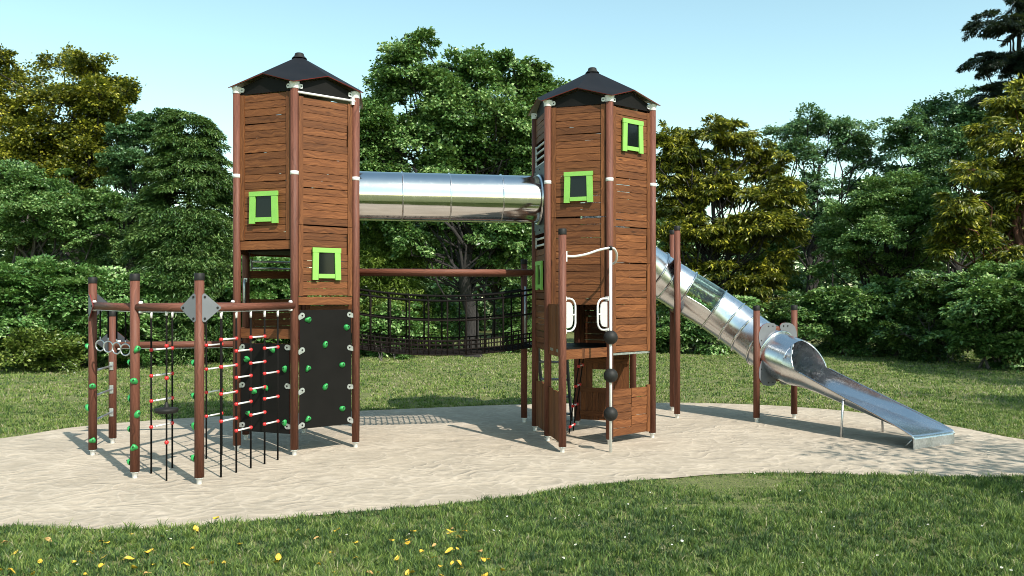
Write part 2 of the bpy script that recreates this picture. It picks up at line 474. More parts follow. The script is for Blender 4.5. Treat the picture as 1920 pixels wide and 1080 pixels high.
def grip(T, base, d, n, z0, z1, mt, mp, w=.21):
    # rounded-D hand grip: tube loop plus a board inside, standing out along d from the post
    zc = (z0+z1)/2; pts = []
    h = (z1-z0)/2
    raw = [(0.045, h), (w*.55, h)] + [(w*.55 + w*.45*sin(q), h - (h*.5)*(1-cos(q))) for q in (.4, .8, 1.2, pi/2)] 
    raw = raw + [(x, -z) for x, z in raw[::-1]]
    g = MB(); g.tube([base + d*x + UP*(zc+z) for x, z in raw], .017, 10)
    g.cyl(base + d*(w*.72) + UP*zc, base + d*w + UP*zc, .014, .014, 8)
    for s in (-1, 1): g.box(base + d*.04 + UP*(zc+s*h-.035) - n*.03, UP*.07, d*.03, n*.06)
    o = T.part('hand_grip', g, mt)
    k = h*.80
    pl = [(.045, k), (w*.46, k), (w*.64, k*.93), (w*.75, k*.72), (w*.80, k*.4), (w*.80, -k*.4), (w*.75, -k*.72), (w*.64, -k*.93), (w*.46, -k), (.045, -k)]
    b = MB(); b.prism([base + d*x + UP*(zc+z) + n*.008 for x, z in pl], n, .016)
    T.part('grip_board', b, mp, o)

# ---------------------------------------------------------------- left tower
T = Thing('play_tower', CL, 'left brown timber tower with black climbing walls at its foot', 'play tower')
HV = {k: hexv(CL, k) for k in VA}
fA, fB, fC, fD, fE, fF = [Face(HV[k], HV[k % 6 + 1]) for k in (1, 2, 3, 4, 5, 6)]
for k in range(1, 7): post(T, HV[k], 5.84, band=4.48)
KL = HV[4] + dirv(100)*R                   # landing post behind the right-hand side
post(T, KL, 3.10, cap=True)
tower_roof(T, CL)
U0, U1 = .070, R-.070
def panel(F, z0, z1, **kw):
    mb = MB(); boards(mb, F, kw.pop('u0', U0), kw.pop('u1', U1), z0, z1, **kw)
    return T.part('wall_panel', mb, M['plank'])
panel(fA, 3.43, 5.78, notch=())
window(T, fA, 469, 522, 359, 419)
panel(fA, 3.27, 3.415, ph=.16, stile=0)
panel(fA, 1.84, 2.00, ph=.16, stile=0)
panel(fB, 3.67, 5.71, notch=(11, 12, 13))
panel(fB, 2.53, 3.655, notch=(6, 7, 8))
window(T, fB, 585, 638, 465, 525)
panel(fB, 2.38, 2.515, ph=.16, stile=0)
mb = MB(); mb.cyl(fB.p(.02, 5.765, .035), fB.p(R-.02, 5.765, .035), .02, .02, 12)
mb.box(fB.p(R-.10, 5.70, .05), UP*.12, fB.t*.05, -fB.n*.05); T.part('guard_rail', mb, M['white'])
panel(fC, 4.90, 5.78); panel(fC, 2.65, 3.60)
for F in (fD, fE):
    panel(F, 3.22, 5.78)
    panel(F, 2.83, 2.97, ph=.16, stile=0)
    panel(F, 1.86, 2.47)
panel(fF, 3.22, 5.78); panel(fF, 1.84, 1.99, ph=.16, stile=0)
rails(T, fE, .10, R-.10, (3.01, 3.13)); rails(T, fD, .10, R-.10, (3.01, 3.13))
climb_wall(T, fA, .33, 1.76, [(.21, 1.50), (.70, 1.66), (.93, 1.36), (.57, 1.04), (.25, .62), (.93, .50), (.35, .98)], (.44, 1.09, 1.70))
climb_wall(T, fB, .40, 2.30, [(fB.u_at(x, .06), CH-(y-HZ)*13.9/FP) for x, y in ((580, 599), (652, 615), (612, 646), (580, 689), (644, 686), (612, 725), (580, 782), (644, 769))], (.47, 1.02, 1.66, 2.22))
for z in (1.88, 3.30, 3.80): floor_plate(T, CL, z)
mb = MB(); mb.prism([HV[4]+UP*1.60, HV[5]+UP*1.60, KL+UP*1.60], UP, .05); T.part('landing_deck', mb, M['hpl'])
grip(T, HV[6], fF.t, fF.n, 2.35, 2.80, M['galv'], M['galv'])
grip(T, HV[1], -fF.t, fF.n, 2.10, 2.55, M['galv'], M['galv'])

# ---------------------------------------------------------------- right tower
T = Thing('play_tower', CR, 'right brown timber tower with fire pole and playhouse beneath', 'play tower')
HV = {k: hexv(CR, k) for k in VA}
gA, gB, gC, gD, gE, gF = [Face(HV[k], HV[k % 6 + 1]) for k in (1, 2, 3, 4, 5, 6)]
for k in range(1, 7): post(T, HV[k], 5.84, band=4.50 if k != 2 else 4.50)
PF = HV[1] + dirv(-80)*R                   # free front post
PG = HV[6] + dirv(100)*R                   # landing post behind
post(T, PF, 3.60, cap=True); post(T, PG, 3.235, cap=True)
tower_roof(T, CR)
panel(gA, 3.89, 5.79, notch=()); panel(gA, 2.37, 3.87)
window(T, gA, 1058, 1112, 322, 380)
panel(gB, 3.72, 5.76); panel(gB, 3.10, 3.705, notch=(2, 3)); panel(gB, 1.555, 3.085, notch=(9, 10, 11))
window(T, gB, 1166, 1204, 225, 286)
mb = MB()
boards(mb, gB, U0, R*.5-.004, .12, .92, stile=0, ph=.125); boards(mb, gB, R*.5+.004, U1-.08, .12, .92, stile=0, ph=.16)
mb.box(gB.p(U1-.075, .12, .012), UP*.83, gB.t*.075, -gB.n*.045, 0, .5)
T.part('playhouse_panel', mb, M['plank'])
panel(gC, 1.555, 5.78); panel(gD, 4.72, 5.78); panel(gD, 1.555, 3.62)
panel(gE, 2.42, 5.78)
mb = MB(); vboards(mb, gD, U0, U1, .12, 1.50, hole=(gD.u_at(1138), gD.u_at(1117), .74, 1.10))
for z in (.20, .66, 1.22): mb.box(gD.p(U0, z, -.031), gD.t*(U1-U0), UP*.09, -gD.n*.03, 0, .4)
T.part('playhouse_panel', mb, M['plank'])
# side towards the tunnel
panel(gF, 5.33, 5.79, stile=0)
rails(T, gF, .10, R-.10, (4.90, 5.02, 5.14, 5.25), 'white', .0, .02)
rails(T, gF, .10, R-.10, (3.44, 3.56), 'white', .0, .02)
panel(gF, 2.47, 3.37, stile=0); panel(gF, 1.56, 2.455, stile=0)
uw = .52
window(T, gF, 1006.5, 1018.5, 489, 541, zz=(.50, 3.15, 2.63))
mb = MB(); vboards(mb, gF, U0, U1, .12, .96, jag=.02); T.part('playhouse_panel', mb, M['plank'])
fP = Face(HV[1], PF)
mb = MB(); vboards(mb, fP, U0, U1, 1.52, 2.39); T.part('wall_panel', mb, M['plank'])
mb = MB(); vboards(mb, fP, U0, U1, .12, .94, jag=.02); T.part('playhouse_panel', mb, M['plank'])
fQ = Face(PF, HV[2])
mb = MB(); boards(mb, fQ, .06, R-.06, 1.49, 1.655, stile=0, ph=.17)
mb.box(fQ.p(.44, 1.488, .004), UP*.168, fQ.t*.07, -fQ.n*.03, 0, .0)
T.part('edge_board', mb, M['plank'])
mb = MB(); mb.prism([HV[1]+UP*1.64, PF+UP*1.64, HV[2]+UP*1.64], UP, .05, 0, 0, 1); T.part('landing_deck', mb, [M['hpl'], M['galv']])
mb = MB(); mb.prism([HV[6]+UP*1.60, HV[5]+UP*1.60, PG+UP*1.60], UP, .05, 0, 0, 1); T.part('landing_deck', mb, [M['hpl'], M['galv']])
floor_plate(T, CR, 1.62); floor_plate(T, CR, 3.70)
mb = MB()
for F in (gB, gC): mb.box(F.p(U0, 1.51, -.005), F.t*(U1-U0), UP*.035, -F.n*.04)
T.part('deck_edging', mb, M['galv'])
grip(T, PF, fQ.t, fQ.n, 1.95, 2.48, M['white'], M['pad'], .29)
grip(T, HV[2], -fQ.t, fQ.n, 1.95, 2.48, M['white'], M['pad'], .29)
fG = Face(PG, HV[6])
gg = MB(); gg.cyl(PG + fG.t*.10 + UP*1.5 - fG.n*0, PG + fG.t*.10 + UP*2.70, .02, .02, 10)
gg.cyl(HV[6] - fG.t*.10 + UP*1.5, HV[6] - fG.t*.10 + UP*2.70, .02, .02, 10)
for z in (2.70, 1.58):
    for q, dd in ((PG, 1), (HV[6], -1)): gg.cyl(q + UP*z, q + fG.t*dd*.10 + UP*z, .016, .016, 8)
T.part('landing_uprights', gg, M['galv'])
fGE = Face(HV[5], PG); gb = MB()
gb.box(fGE.p(.30, 1.95, 0), fGE.t*.5, UP*.42, fGE.n*.012); T.part('grip_board', gb, M['pad'])
tower_right = T

# ---------------------------------------------------------------- tunnel between the towers
a0, a1 = CL + dirv(10)*(R*cos(pi/6)+.03), CR - dirv(10)*(R*cos(pi/6)+.03)
ax = (a1-a0).normalized(); LT = (a1-a0).length; zt, rt = 4.26, .425
T = Thing('tunnel_tube', (a0+a1)/2, 'shiny steel crawl tunnel joining both towers high up', 'crawl tunnel')
cuts = [0, .235, .49, .775, 1.0]
def ringpts(c, ax, r, n=48, up=UP):
    s = ax.cross(up).normalized(); u = s.cross(ax)
    return [c + (u*cos(2*pi*i/n) + s*sin(2*pi*i/n))*r for i in range(n+1)]
for i in range(4):
    p0, p1 = a0 + ax*LT*cuts[i], a0 + ax*LT*cuts[i+1]
    mb = MB(); mb.grid([ringpts(p0 + UP*zt, ax, rt), ringpts((p0+p1)/2 + UP*zt, ax, rt), ringpts(p1 + UP*zt, ax, rt)])
    T.part('tube_section', mb, M['steel'])
for c in cuts[1:4]:
    mb = MB(); mb.ring(a0 + ax*LT*c + UP*zt, ax, rt+.004, .013, 56, 8); T.part('seam_ring', mb, M['steel2'])
mb = MB(); mb.ring(a1 - ax*.03 + UP*zt, ax, rt+.010, .022, 56, 8); T.part('seam_ring', mb, M['steel2'])
for q, s in ((a0, 1), (a1, -1)):
    side = UP.cross(ax).normalized(); mb = MB(); hw, hh = .44, .62
    cor = [(-hw, -hh+.08), (-hw+.08, -hh), (hw-.08, -hh), (hw, -hh+.08), (hw, hh-.08), (hw-.08, hh), (-hw+.08, hh), (-hw, hh-.08)]
    mb.prism([q + side*x + UP*(zt+z) + ax*s*.0 for x, z in cor], ax*s, .018, 0, 0, 1)
    for x in (-.38, 0, .38):
        for z in (-.55, -.2, .2, .55):
            if abs(x) > .1 or abs(z) > .5: mb.cyl(q + side*x + UP*(zt+z) + ax*s*.0, q + side*x + UP*(zt+z) + ax*s*.012, .016, .012, 8, 2)
    T.part('end_plate', mb, [M['darkgrey'], M['red_edge'], M['rubber']])

# ---------------------------------------------------------------- net bridge
TL = hexv(CL, 4); TR = hexv(CR, 6)
T = Thing('net_bridge', (TL+TR+KL+PG)/4, 'sagging black rope net bridge hung between the two towers', 'rope bridge')
sag = lambda f, s: -s*4*f*(1-f)
def span(A, B, z, s, n=16): return [A.lerp(B, i/n) + UP*(z + sag(i/n, s)) for i in range(n+1)]
W = (KL-TL)
for A, B, nm in ((TL, TR, 'front'), (KL, PG, 'back')):
    mb = MB(); mb.cyl(A.lerp(B, .012) + UP*2.96, A.lerp(B, .988) + UP*2.96, .058, .058, 16, 0, True, .75)
    T.part('beam', mb, M['post'])
    for z in (2.65, 2.56):
        mb = MB(); mb.tube(span(A, B, z, .13), .020, 7); T.part('hand_rope', mb, M['rope'])
    mb = MB()
    mb.tube(span(A, B, 2.20, .13), .016, 6)
    for z in (1.84, 1.76, 1.68): mb.tube(span(A, B, z, .14), .0135, 5)
    n1 = 9
    for i in range(n1):
        f = (i+.75)/(n1+.5); p = A.lerp(B, f)
        mb.cyl(p + UP*(2.56+sag(f, .13)), p + UP*(1.58+sag(f, .14)), .016, .016, 6)
        mb.cyl(p + UP*(2.56+sag(f, .13)), p + (B-A)*(-.008) + UP*(2.65+sag(f, .13)), .016, .016, 6)
    n2 = 30
    for i in range(1, n2):
        f = i/n2; p = A.lerp(B, f)
        mb.cyl(p + UP*(1.84+sag(f, .14)), p + UP*(1.58+sag(f, .14)), .012, .012, 5)
    T.part('side_net', mb, M['brownrope'])
mb = MB()
for j in range(11):
    o = W*(j/10); mb.tube(span(TL+o, TR+o, 1.58, .14), .014 if j in (0, 10) else .011, 6)
n2 = 30
for i in range(n2+1):
    f = i/n2; p = TL.lerp(TR, f) + UP*(1.58+sag(f, .14))
    mb.cyl(p, p + W, .0135, .0135, 5)
T.part('deck_net', mb, M['brownrope'])

# ---------------------------------------------------------------- climbing frame on the left
P2L, P1L, P6L = hexv(CL, 2), hexv(CL, 1), hexv(CL, 6)
A3 = P2L - dirv(70)*2*R; A2 = A3 + dirv(160)*R; A1 = A2 + dirv(130)*2*R; A4 = A1 + dirv(100)*R
T = Thing('rope_climber', (A1+A2+A3+A4)/4, 'low brown post and beam climber attached to the left tower', 'climbing frame')
for p, h in ((A1, 2.81), (A2, 2.826), (A3, 2.825), (A4, 2.26)):
    o = post(T, p, h, cap=True)
    hs = {id(A1): ((200, 1.72), (295, 1.10), (200, .75), (295, .24), ), id(A2): ((320, 1.79), (285, 1.35), (320, .89), (285, .43), (160, 1.60), (165, 1.10), (160, .67), (165, .22)),
          id(A3): ((170, 1.62), (175, 1.18), (170, .77), (175, .35))}.get(id(p), ())
    for i, (a, z) in enumerate(hs):
        T.put('climbing_hold', HOLDS[i % 3], p + dirv(a)*.058 + UP*z, (rnd.uniform(-.5, .5), 0, rad(a)), o)
ZB = 2.37
for a, b, z in ((A1, A2, ZB), (A2, A3, ZB), (A3, P2L, ZB), (A2, P1L, ZB), (A4, P6L, 1.68)):
    d = (b-a).normalized(); mb = MB()
    mb.cyl(a + d*.05 + UP*z, b - d*.05 + UP*z, .056, .056, 16, 0, True, .6)
    T.part('beam', mb, M['post'])
    mb = MB()
    for q, s in ((a, 1), (b, -1)):
        for dz in (.062, -.062):
            mb.lathe(q + d*s*.105 + UP*(z+dz-.02), [(.0, 0), (.028, .0), (.032, .02), (.024, .042), (0, .045)], 10)
            mb.sphere(q + d*s*.105 + UP*(z+dz+(.028 if dz > 0 else -.028)), .013, 8, 1)
    nrm = V3((d.y, -d.x, 0)); 
    mb.box(a + d*.15 + UP*(z-.066) - nrm*.015, d*((b-a).length-.3), nrm*.03, UP*.008)
    T.part('beam_fitting', mb, [M['white'], M['rubber']])
def gusset(p, d, n, z, w=.25, h=.19, mat='grey'):
    # triangular connector plate with rounded corners, set outside the beam along d
    o = p + n*.068 + d*.018 + UP*z; mb = MB()
    ol = [(0, -h+.02), (.012, -h), (.04, -h-.002), (w-.03, -.035), (w, -.012), (w, .012), (w-.03, .035), (.04, h+.002), (.012, h), (0, h-.02)]
    mb.prism([o + d*x + UP*y for x, y in ol], n, .016, 0, 0, 1)
    for x, y in ((.035, h-.045), (.035, -h+.045), (w-.045, 0)):
        mb.cyl(o + d*x + UP*y, o + d*x + UP*y + n*.01, .017, .014, 10, 2)
    T.part('gusset_plate', mb, [M[mat], M['red_edge'], M['rubber']])
gusset(A3, dirv(160), dirv(262), ZB, .25, .19); gusset(A3, dirv(36), dirv(306), ZB, .25, .19)
gusset(A1, dirv(-50), dirv(220), ZB, .25, .19); gusset(A1, dirv(38), dirv(128), ZB+.02, .24, .19, 'darkgrey')
gusset(A4, dirv(10), dirv(100), 1.72, .25, .19, 'darkgrey'); gusset(A4, dirv(190), dirv(100), 1.72, .25, .19, 'darkgrey')
for z in (1.33, .93, .54):
    d = (A4-A1).normalized(); nn = V3((d.y, -d.x, 0))
    mb = MB(); mb.cyl(A1 + d*.06 + UP*z, A4 - d*.06 + UP*z, .018, .018, 10)
    for q, s in ((A1, 1), (A4, -1)): mb.box(q + d*s*.052 - nn*.03 + UP*(z-.07), UP*.14, nn*.06, d*s*.022)
    T.part('rung', mb, M['galv'])

def rope_net(T, tops, zt_, rungs, zlow=0.0):
    for p in tops:
        mb = MB(); mb.tube([p + UP*zt_, p + UP*(zt_*.5), p + UP*(zlow-.03)], .0140, 8)
        r = T.part('rope', mb, M['rope'])
        mb = MB(); mb.cyl(p + UP*(zt_+.045), p + UP*(zt_-.045), .017, .017, 10); mb.sphere(p + UP*(zt_+.045), .02, 8)
        T.part('shackle', mb, M['white'], r)
    for i, z in rungs:
        a, b = tops[i] + UP*z, tops[i+1] + UP*z
        d = (b-a).normalized(); mb = MB(); mb.cyl(a + d*.02, b - d*.02, .0125, .0125, 10)
        r = T.part('rung', mb, M['white'])
        for q in (a, b):
            e = MB(); e.sphere(q, .029, 12); T.part('rung_end', e, M['red'], r)
def along(a, d, u): return a + d*(2*R*u)
d70 = dirv(70)
T = Thing('climbing_net', along(A3, d70, .5), 'net of white rungs on five black ropes before the left black climbing wall', 'climbing net')
rope_net(T, [along(A3, d70, u) for u in (.2, .35, .5, .65, .8)], ZB-.115,
         [(0, 1.92), (0, 1.54), (0, 1.16), (0, .78), (1, 1.74), (1, 1.36), (1, .98), (1, .60), (2, 1.92), (2, 1.54), (2, 1.16), (2, .78), (3, 1.74), (3, 1.36), (3, .98), (3, .60)])
G1 = 'rope ladders hanging from the climbing frame'
T = Thing('rope_ladder', along(A2, d70, .25), 'white runged rope ladder beside the hanging black disc', 'rope ladder', G1)
rope_net(T, [along(A2, d70, u) for u in (.14, .33)], ZB-.115, [(0, 1.76), (0, 1.39), (0, 1.03), (0, .66)])
T = Thing('rope_ladder', along(A2, d70, .74), 'white runged rope ladder just right of the front post with diamond plates', 'rope ladder', G1)
rope_net(T, [along(A2, d70, u) for u in (.665, .83)], ZB-.115, [(0, 1.76), (0, 1.39), (0, 1.03), (0, .66)])
pm = (A2+A3)/2 + dirv(160)*-.0
T = Thing('disc_swing', pm, 'black round disc seat on a knotted rope with red beads', 'disc swing')
mb = MB(); mb.tube([pm + UP*(ZB-.09), pm + UP*1.2, pm + UP*-.03], .0125, 8); T.part('rope', mb, M['rope'])
mb = MB(); mb.lathe(pm + UP*.93, [(.0, .0), (.12, .0), (.150, .012), (.155, .05), (.145, .065), (.06, .07), (.03, .085), (.024, .14), (.012, .15)], 28); T.part('seat', mb, M['rubber'])
for z in (1.845, 1.405, .525):
    mb = MB(); mb.sphere(pm + UP*z, .030, 12); T.part('bead', mb, M['red'])
mb = MB(); mb.cyl(pm + UP*(ZB-.045), pm + UP*(ZB-.11), .02, .02, 10); T.part('shackle', mb, M['white'])
for i in range(4):
    f = (.20, .40, .60, .80)[i]; p = A1.lerp(A2, f)
    T = Thing('gym_ring', V3((p.x, p.y, 1.68)), ('steel gym ring nearest the far frame corner, first in its row', 'second steel gym ring from the far left frame corner',
              'third steel gym ring from the far left frame corner', 'steel gym ring nearest the front left post, last in its row')[i], 'gym ring', 'gym rings on black straps')
    mb = MB(); mb.ring(p + UP*1.76, dirv(250 + rnd.uniform(-12, 12)), .082, .0105, 30, 8); T.part('ring', mb, M['galv'])
    mb = MB(); mb.cyl(p + UP*(ZB-.06), p + UP*1.90, .013, .013, 8); T.part('strap', mb, M['rope'])
    mb = MB(); mb.cyl(p + UP*1.90, p + UP*1.84, .009, .009, 8); T.part('shackle', mb, M['galv'])

# ---------------------------------------------------------------- fire pole with balls
pp = V3((1.593, 13.78, 0))
T = Thing('fire_pole', pp, 'white fire pole with three black balls before the right tower', 'fire pole')
mb = MB(); mb.cyl(pp - UP*.05, pp + UP*3.285, .0235, .0235, 14); T.part('pole', mb, M['white'])
a = PF + (pp-PF).normalized()*.07 + UP*3.17; q2 = hexv(CR, 2)
pts = [a, PF.lerp(pp, .25) + UP*3.165, PF.lerp(pp, .5) + UP*3.20, PF.lerp(pp, .75) + UP*3.265, PF.lerp(pp, .93) + UP*3.295, pp + UP*3.30,
       pp + V3((.07, .10, 3.29)), pp + V3((.125, .24, 3.22)), pp + V3((.14, .36, 3.14)), pp + V3((.125, .48, 3.08)), q2 + V3((.03, -.07, 3.06))]
sm = []
for i in range(len(pts)-1):
    for k in range(5):
        t = k/5; p0, p1, p2, p3 = pts[max(i-1, 0)], pts[i], pts[i+1], pts[min(i+2, len(pts)-1)]
        sm.append(.5*((2*p1) + (p2-p0)*t + (2*p0-5*p1+4*p2-p3)*t*t + (3*p1-p0-3*p2+p3)*t**3))
sm.append(pts[-1])
mb = MB(); mb.tube(sm, .019, 12); T.part('bracket_tube', mb, M['white'])
mb = MB(); dd = (pp-PF).normalized(); mb.box(PF + dd*.060 - dd.cross(UP)*.022 + UP*3.08, UP*.17, dd.cross(UP)*.044, dd*.018); T.part('fixing_plate', mb, M['white'])
mb = MB(); mb.cyl(pp + UP*3.265, pp + UP*3.335, .032, .03, 12); T.part('clamp', mb, M['rubber'])
for z in (1.855, 1.24, .62):
    mb = MB(); mb.sphere(pp + UP*z, .116, 28); T.part('ball', mb, M['rubber'])

# ---------------------------------------------------------------- ladders under the right tower
e0, e1 = PG, hexv(CR, 5); mid = (e0+e1)/2; dl = (e1-e0).normalized(); on = dirv(70)
T = Thing('step_ladder', mid + on*.3, 'dark leaning ladder with grey treads behind the playhouse', 'ladder')
top, bot = mid + on*.06 + UP*1.62, mid + on*.52 - UP*.02
for s in (-1, 1):
    mb = MB(); o = dl*(s*.29)
    mb.box(bot + o - dl*.02 - on*.045, top - bot, dl*.04, on*.09); T.part('stringer', mb, M['darkgrey'])
for z in (.14, .49, .84, 1.19):
    f = z/1.62; c = bot.lerp(top, f); mb = MB()
    mb.box(c - dl*.27 - on*.07, dl*.54, on*.14, UP*.035); T.part('tread', mb, M['grey'])
T = Thing('rope_ladder', (1.2, 15.6, .7), 'red ended rope ladder dangling inside the playhouse', 'rope ladder')
rt0, rt1 = V3((1.30, 15.55, 1.60)), V3((1.085, 15.66, .02)); rd = V3((.22, .97, 0)).normalized()
rd = V3((.30, .95, 0)).normalized()
for s in (-1, 1):
    mb = MB(); mb.tube([rt0 + rd*s*.16, rt0.lerp(rt1, .5) + rd*s*.16, rt1 + rd*s*.16], .0115, 8); T.part('rope', mb, M['rope'])
for f in (.22, .45, .68, .92):
    c = rt0.lerp(rt1, f); mb = MB(); mb.cyl(c - rd*.14, c + rd*.14, .013, .013, 10); r = T.part('rung', mb, M['white'])
    for s in (-1, 1):
        e = MB(); e.cyl(c + rd*s*.12, c + rd*s*.185, .027, .027, 12); T.part('rung_end', e, M['red'], r)

# ---------------------------------------------------------------- tube slide
S12 = V3((3.466, 18.17, 0)); S34 = V3((5.35, 17.30, 0))
st = CR + dirv(70)*(R*cos(pi/6)+.02)
path = []                                  # horizontal path with heading
def straight(p, h, L, n):
    for i in range(n): path.append((p + dirv(h)*L*(i/n), h))
    return p + dirv(h)*L
def arc(p, h0, h1, L, n):
    for i in range(n):
        path.append((p.copy(), h0 + (h1-h0)*i/n)); p = p + dirv(h0 + (h1-h0)*(i+.5)/n)*(L/n)
    return p
p = straight(st, 70, .80, 6); p = arc(p, 70, -6, 1.82, 20); p = straight(p, -6, .652, 10); p = arc(p, -6, -60, 1.53, 20)
tend = p; off = S34 - p
path = [(q + off*min(1, i/45), h) for i, (q, h) in enumerate(path)]
path += [(S34 + dirv(-60)*(.565*i/6), -60) for i in range(7)]
ss = [0.0]
for i in range(1, len(path)): ss.append(ss[-1] + (path[i][0]-path[i-1][0]).length)
def interp(x, tab):
    for (x0, y0), (x1, y1) in zip(tab, tab[1:]):
        if x <= x1: return y0 + (y1-y0)*max(0, (x-x0)/(x1-x0))
    return tab[-1][1]
s34 = ss[-1]-.565; s12 = s34-2.18
ztab = [(0, 4.16), (.4, 4.03), (s12-.55, 3.10), (s12, 2.74), (s12+.7, 2.31), (s34-.5, 1.62), (s34-.15, 1.41), (s34, 1.345), (s34+.565, 1.20)]
zs = [interp(x, ztab) for x in ss]
for _ in range(3): zs = [zs[0]] + [(zs[i-1]+2*zs[i]+zs[i+1])/4 for i in range(1, len(zs)-1)] + [zs[-1]]
cen = [path[i][0] + UP*zs[i] for i in range(len(path))]
TR_ = .462
def frame(i):
    t = (cen[min(i+1, len(cen)-1)] - cen[max(i-1, 0)]).normalized(); s = t.cross(UP).normalized(); return t, s, s.cross(t)
def srow(i, p0=-pi, p1=pi, n=40, r=TR_):
    t, s, u = frame(i)
    return [cen[i] + (u*cos(p0+(p1-p0)*j/n) + s*sin(p0+(p1-p0)*j/n))*r for j in range(n+1)]
T = Thing('tube_slide', (S12+S34)/2, 'long polished steel tube slide curving down to an open chute', 'slide')
iof = lambda s: min(range(len(ss)), key=lambda i: abs(ss[i]-s))
wi0, wi1 = iof(s12+.24), iof(s12+.82)
seams = [0, iof(.8), iof(1.25), iof(1.7), iof(s12-.45), iof(s12-.12), wi0, wi1, iof(s34-1.02), iof(s34-.66), iof(s34-.32), iof(s34-.0), len(cen)-1]
for a, b in zip(seams, seams[1:]):
    mb = MB()
    if a == wi0:
        w0, w1 = -1.75, 1.75
        mb.grid([srow(i, w1, 2*pi+w0, 30) for i in range(a, b+1)]); T.part('tube_section', mb, M['steel2'])
        mg = MB(); mg.grid([srow(i, w0, w1, 24, TR_+.004) for i in range(a, b+1)]); T.part('clear_window', mg, M['clear'])
        for w in (w0, w1):
            mf = MB(); mf.tube([srow(i, w, w+.01, 1, TR_+.006)[0] for i in range(a, b+1)], .009, 6); T.part('window_edge', mf, M['steel2'])
    else:
        mb.grid([srow(i) for i in range(a, b+1)]); T.part('tube_section', mb, M['steel2'])
for a in seams[1:-1]:
    t, s, u = frame(a); mb = MB(); mb.ring(cen[a], t, TR_+.014, (.021 if a != seams[-2] else .028), 48, 8); T.part('seam_ring', mb, M['steel'])
# open chute
D60 = dirv(-60); SD = D60.cross(UP).normalized()      # SD points to the slider's right
C0 = S34
tbot = [(0, .88), (.565, .742), (.87, .718), (1.32, .645), (1.785, .555), (2.3, .445), (2.8, .333), (3.1, .268), (3.22, .245), (3.36, .222), (3.43, .208), (3.452, .190), (3.46, .160)]
trim = [(0, 1.345), (.565, 1.20), (.87, 1.115), (1.32, .955), (1.785, .795), (2.3, .62), (2.8, .452), (3.1, .350), (3.22, .308), (3.36, .250), (3.43, .222), (3.452, .194), (3.46, .162)]
tw = [(0, .462), (.87, .462), (2.0, .50), (3.0, .53), (3.22, .545), (3.42, .55), (3.46, .55)]
def crow(t, zb, zr, n=28, eps=0.0):
    w = interp(t, tw); k = min(1, max(0, (t-.6)/1.7)); k = k*k*(3-2*k); row = []
    for j in range(n+1):
        a_ = -1 + 2*j/n; th = a_*pi/2
        x = (1-k)*sin(th) + k*math.copysign(abs(sin(th))**.9, th); y = (1-k)*(1-cos(th)) + k*(abs(sin(th))**5)
        row.append(C0 + D60*t + SD*(x*w) + UP*(zb+(zr-zb)*y+eps))
    return row
ts = [(.565 + (3.22-.565)*i/22) for i in range(23)]
rows = [crow(t, interp(t, tbot), interp(t, trim)) for t in ts]
for (t, zb), (_, zr) in list(zip(tbot, trim))[9:]: rows.append(crow(t, zb, zr))
t_, s_, u_ = frame(len(cen)-1)
rows.insert(0, [cen[-1] + (u_*cos(-pi/2-pi*j/28) + s_*sin(-pi/2-pi*j/28))*TR_ for j in range(29)])
mb = MB(); mb.grid(rows); T.part('exit_chute', mb, M['steel2'])
mb = MB(); mb.box(C0 + D60*3.447 - SD*.55 - UP*.04, SD*1.1, UP*.202, D60*.014); T.part('front_plate', mb, M['galv'])
# hood: upper half of the tube, cut back towards the top
def hood(f, n=24):
    row = []
    for j in range(n+1):
        ph = -pi/2 + pi*j/n; te = .565 + (.87-.565)*(abs(ph)/(pi/2))**1.3
        t = .565 + (te-.565)*f; zc = interp(t, trim)
        row.append(C0 + D60*t + SD*(TR_*sin(ph)) + UP*(zc + TR_*cos(ph)*(1.0)))
    return row
hr = [hood(i/4) for i in range(5)]
t_, s_, u_ = frame(len(cen)-1)
hr[0] = [cen[-1] + (u_*cos(-pi/2+pi*j/24) + s_*sin(-pi/2+pi*j/24))*TR_ for j in range(25)]
mb = MB(); mb.grid(hr); T.part('hood', mb, M['steel2'])
mb = MB()
mb.tube(hr[-1], .015, 8)
mb.tube([crow(t, interp(t, tbot), interp(t, trim))[0] for t in ts if t >= .86] + [r[0] for r in rows[24:]], .015, 8)
mb.tube([crow(t, interp(t, tbot), interp(t, trim))[-1] for t in ts if t >= .86] + [r[-1] for r in rows[24:]], .015, 8)
T.part('rim', mb, M['steel'])
for s in (-1, 1):
    mb = MB(); q = C0 + D60*2.05 + SD*(s*.525)
    mb.cyl(q + UP*.675, q + SD*(s*.05) - UP*.03, .021, .021, 10); mb.sphere(q + UP*.65 - SD*(s*.004), .028, 10, 1); T.part('leg', mb, [M['galv'], M['rubber']])
    mb = MB(); q = C0 + D60*3.40 + SD*(s*.50); mb.cyl(q + UP*.15, q - D60*.16 - UP*.02, .012, .012, 8); T.part('brace', mb, M['galv'])

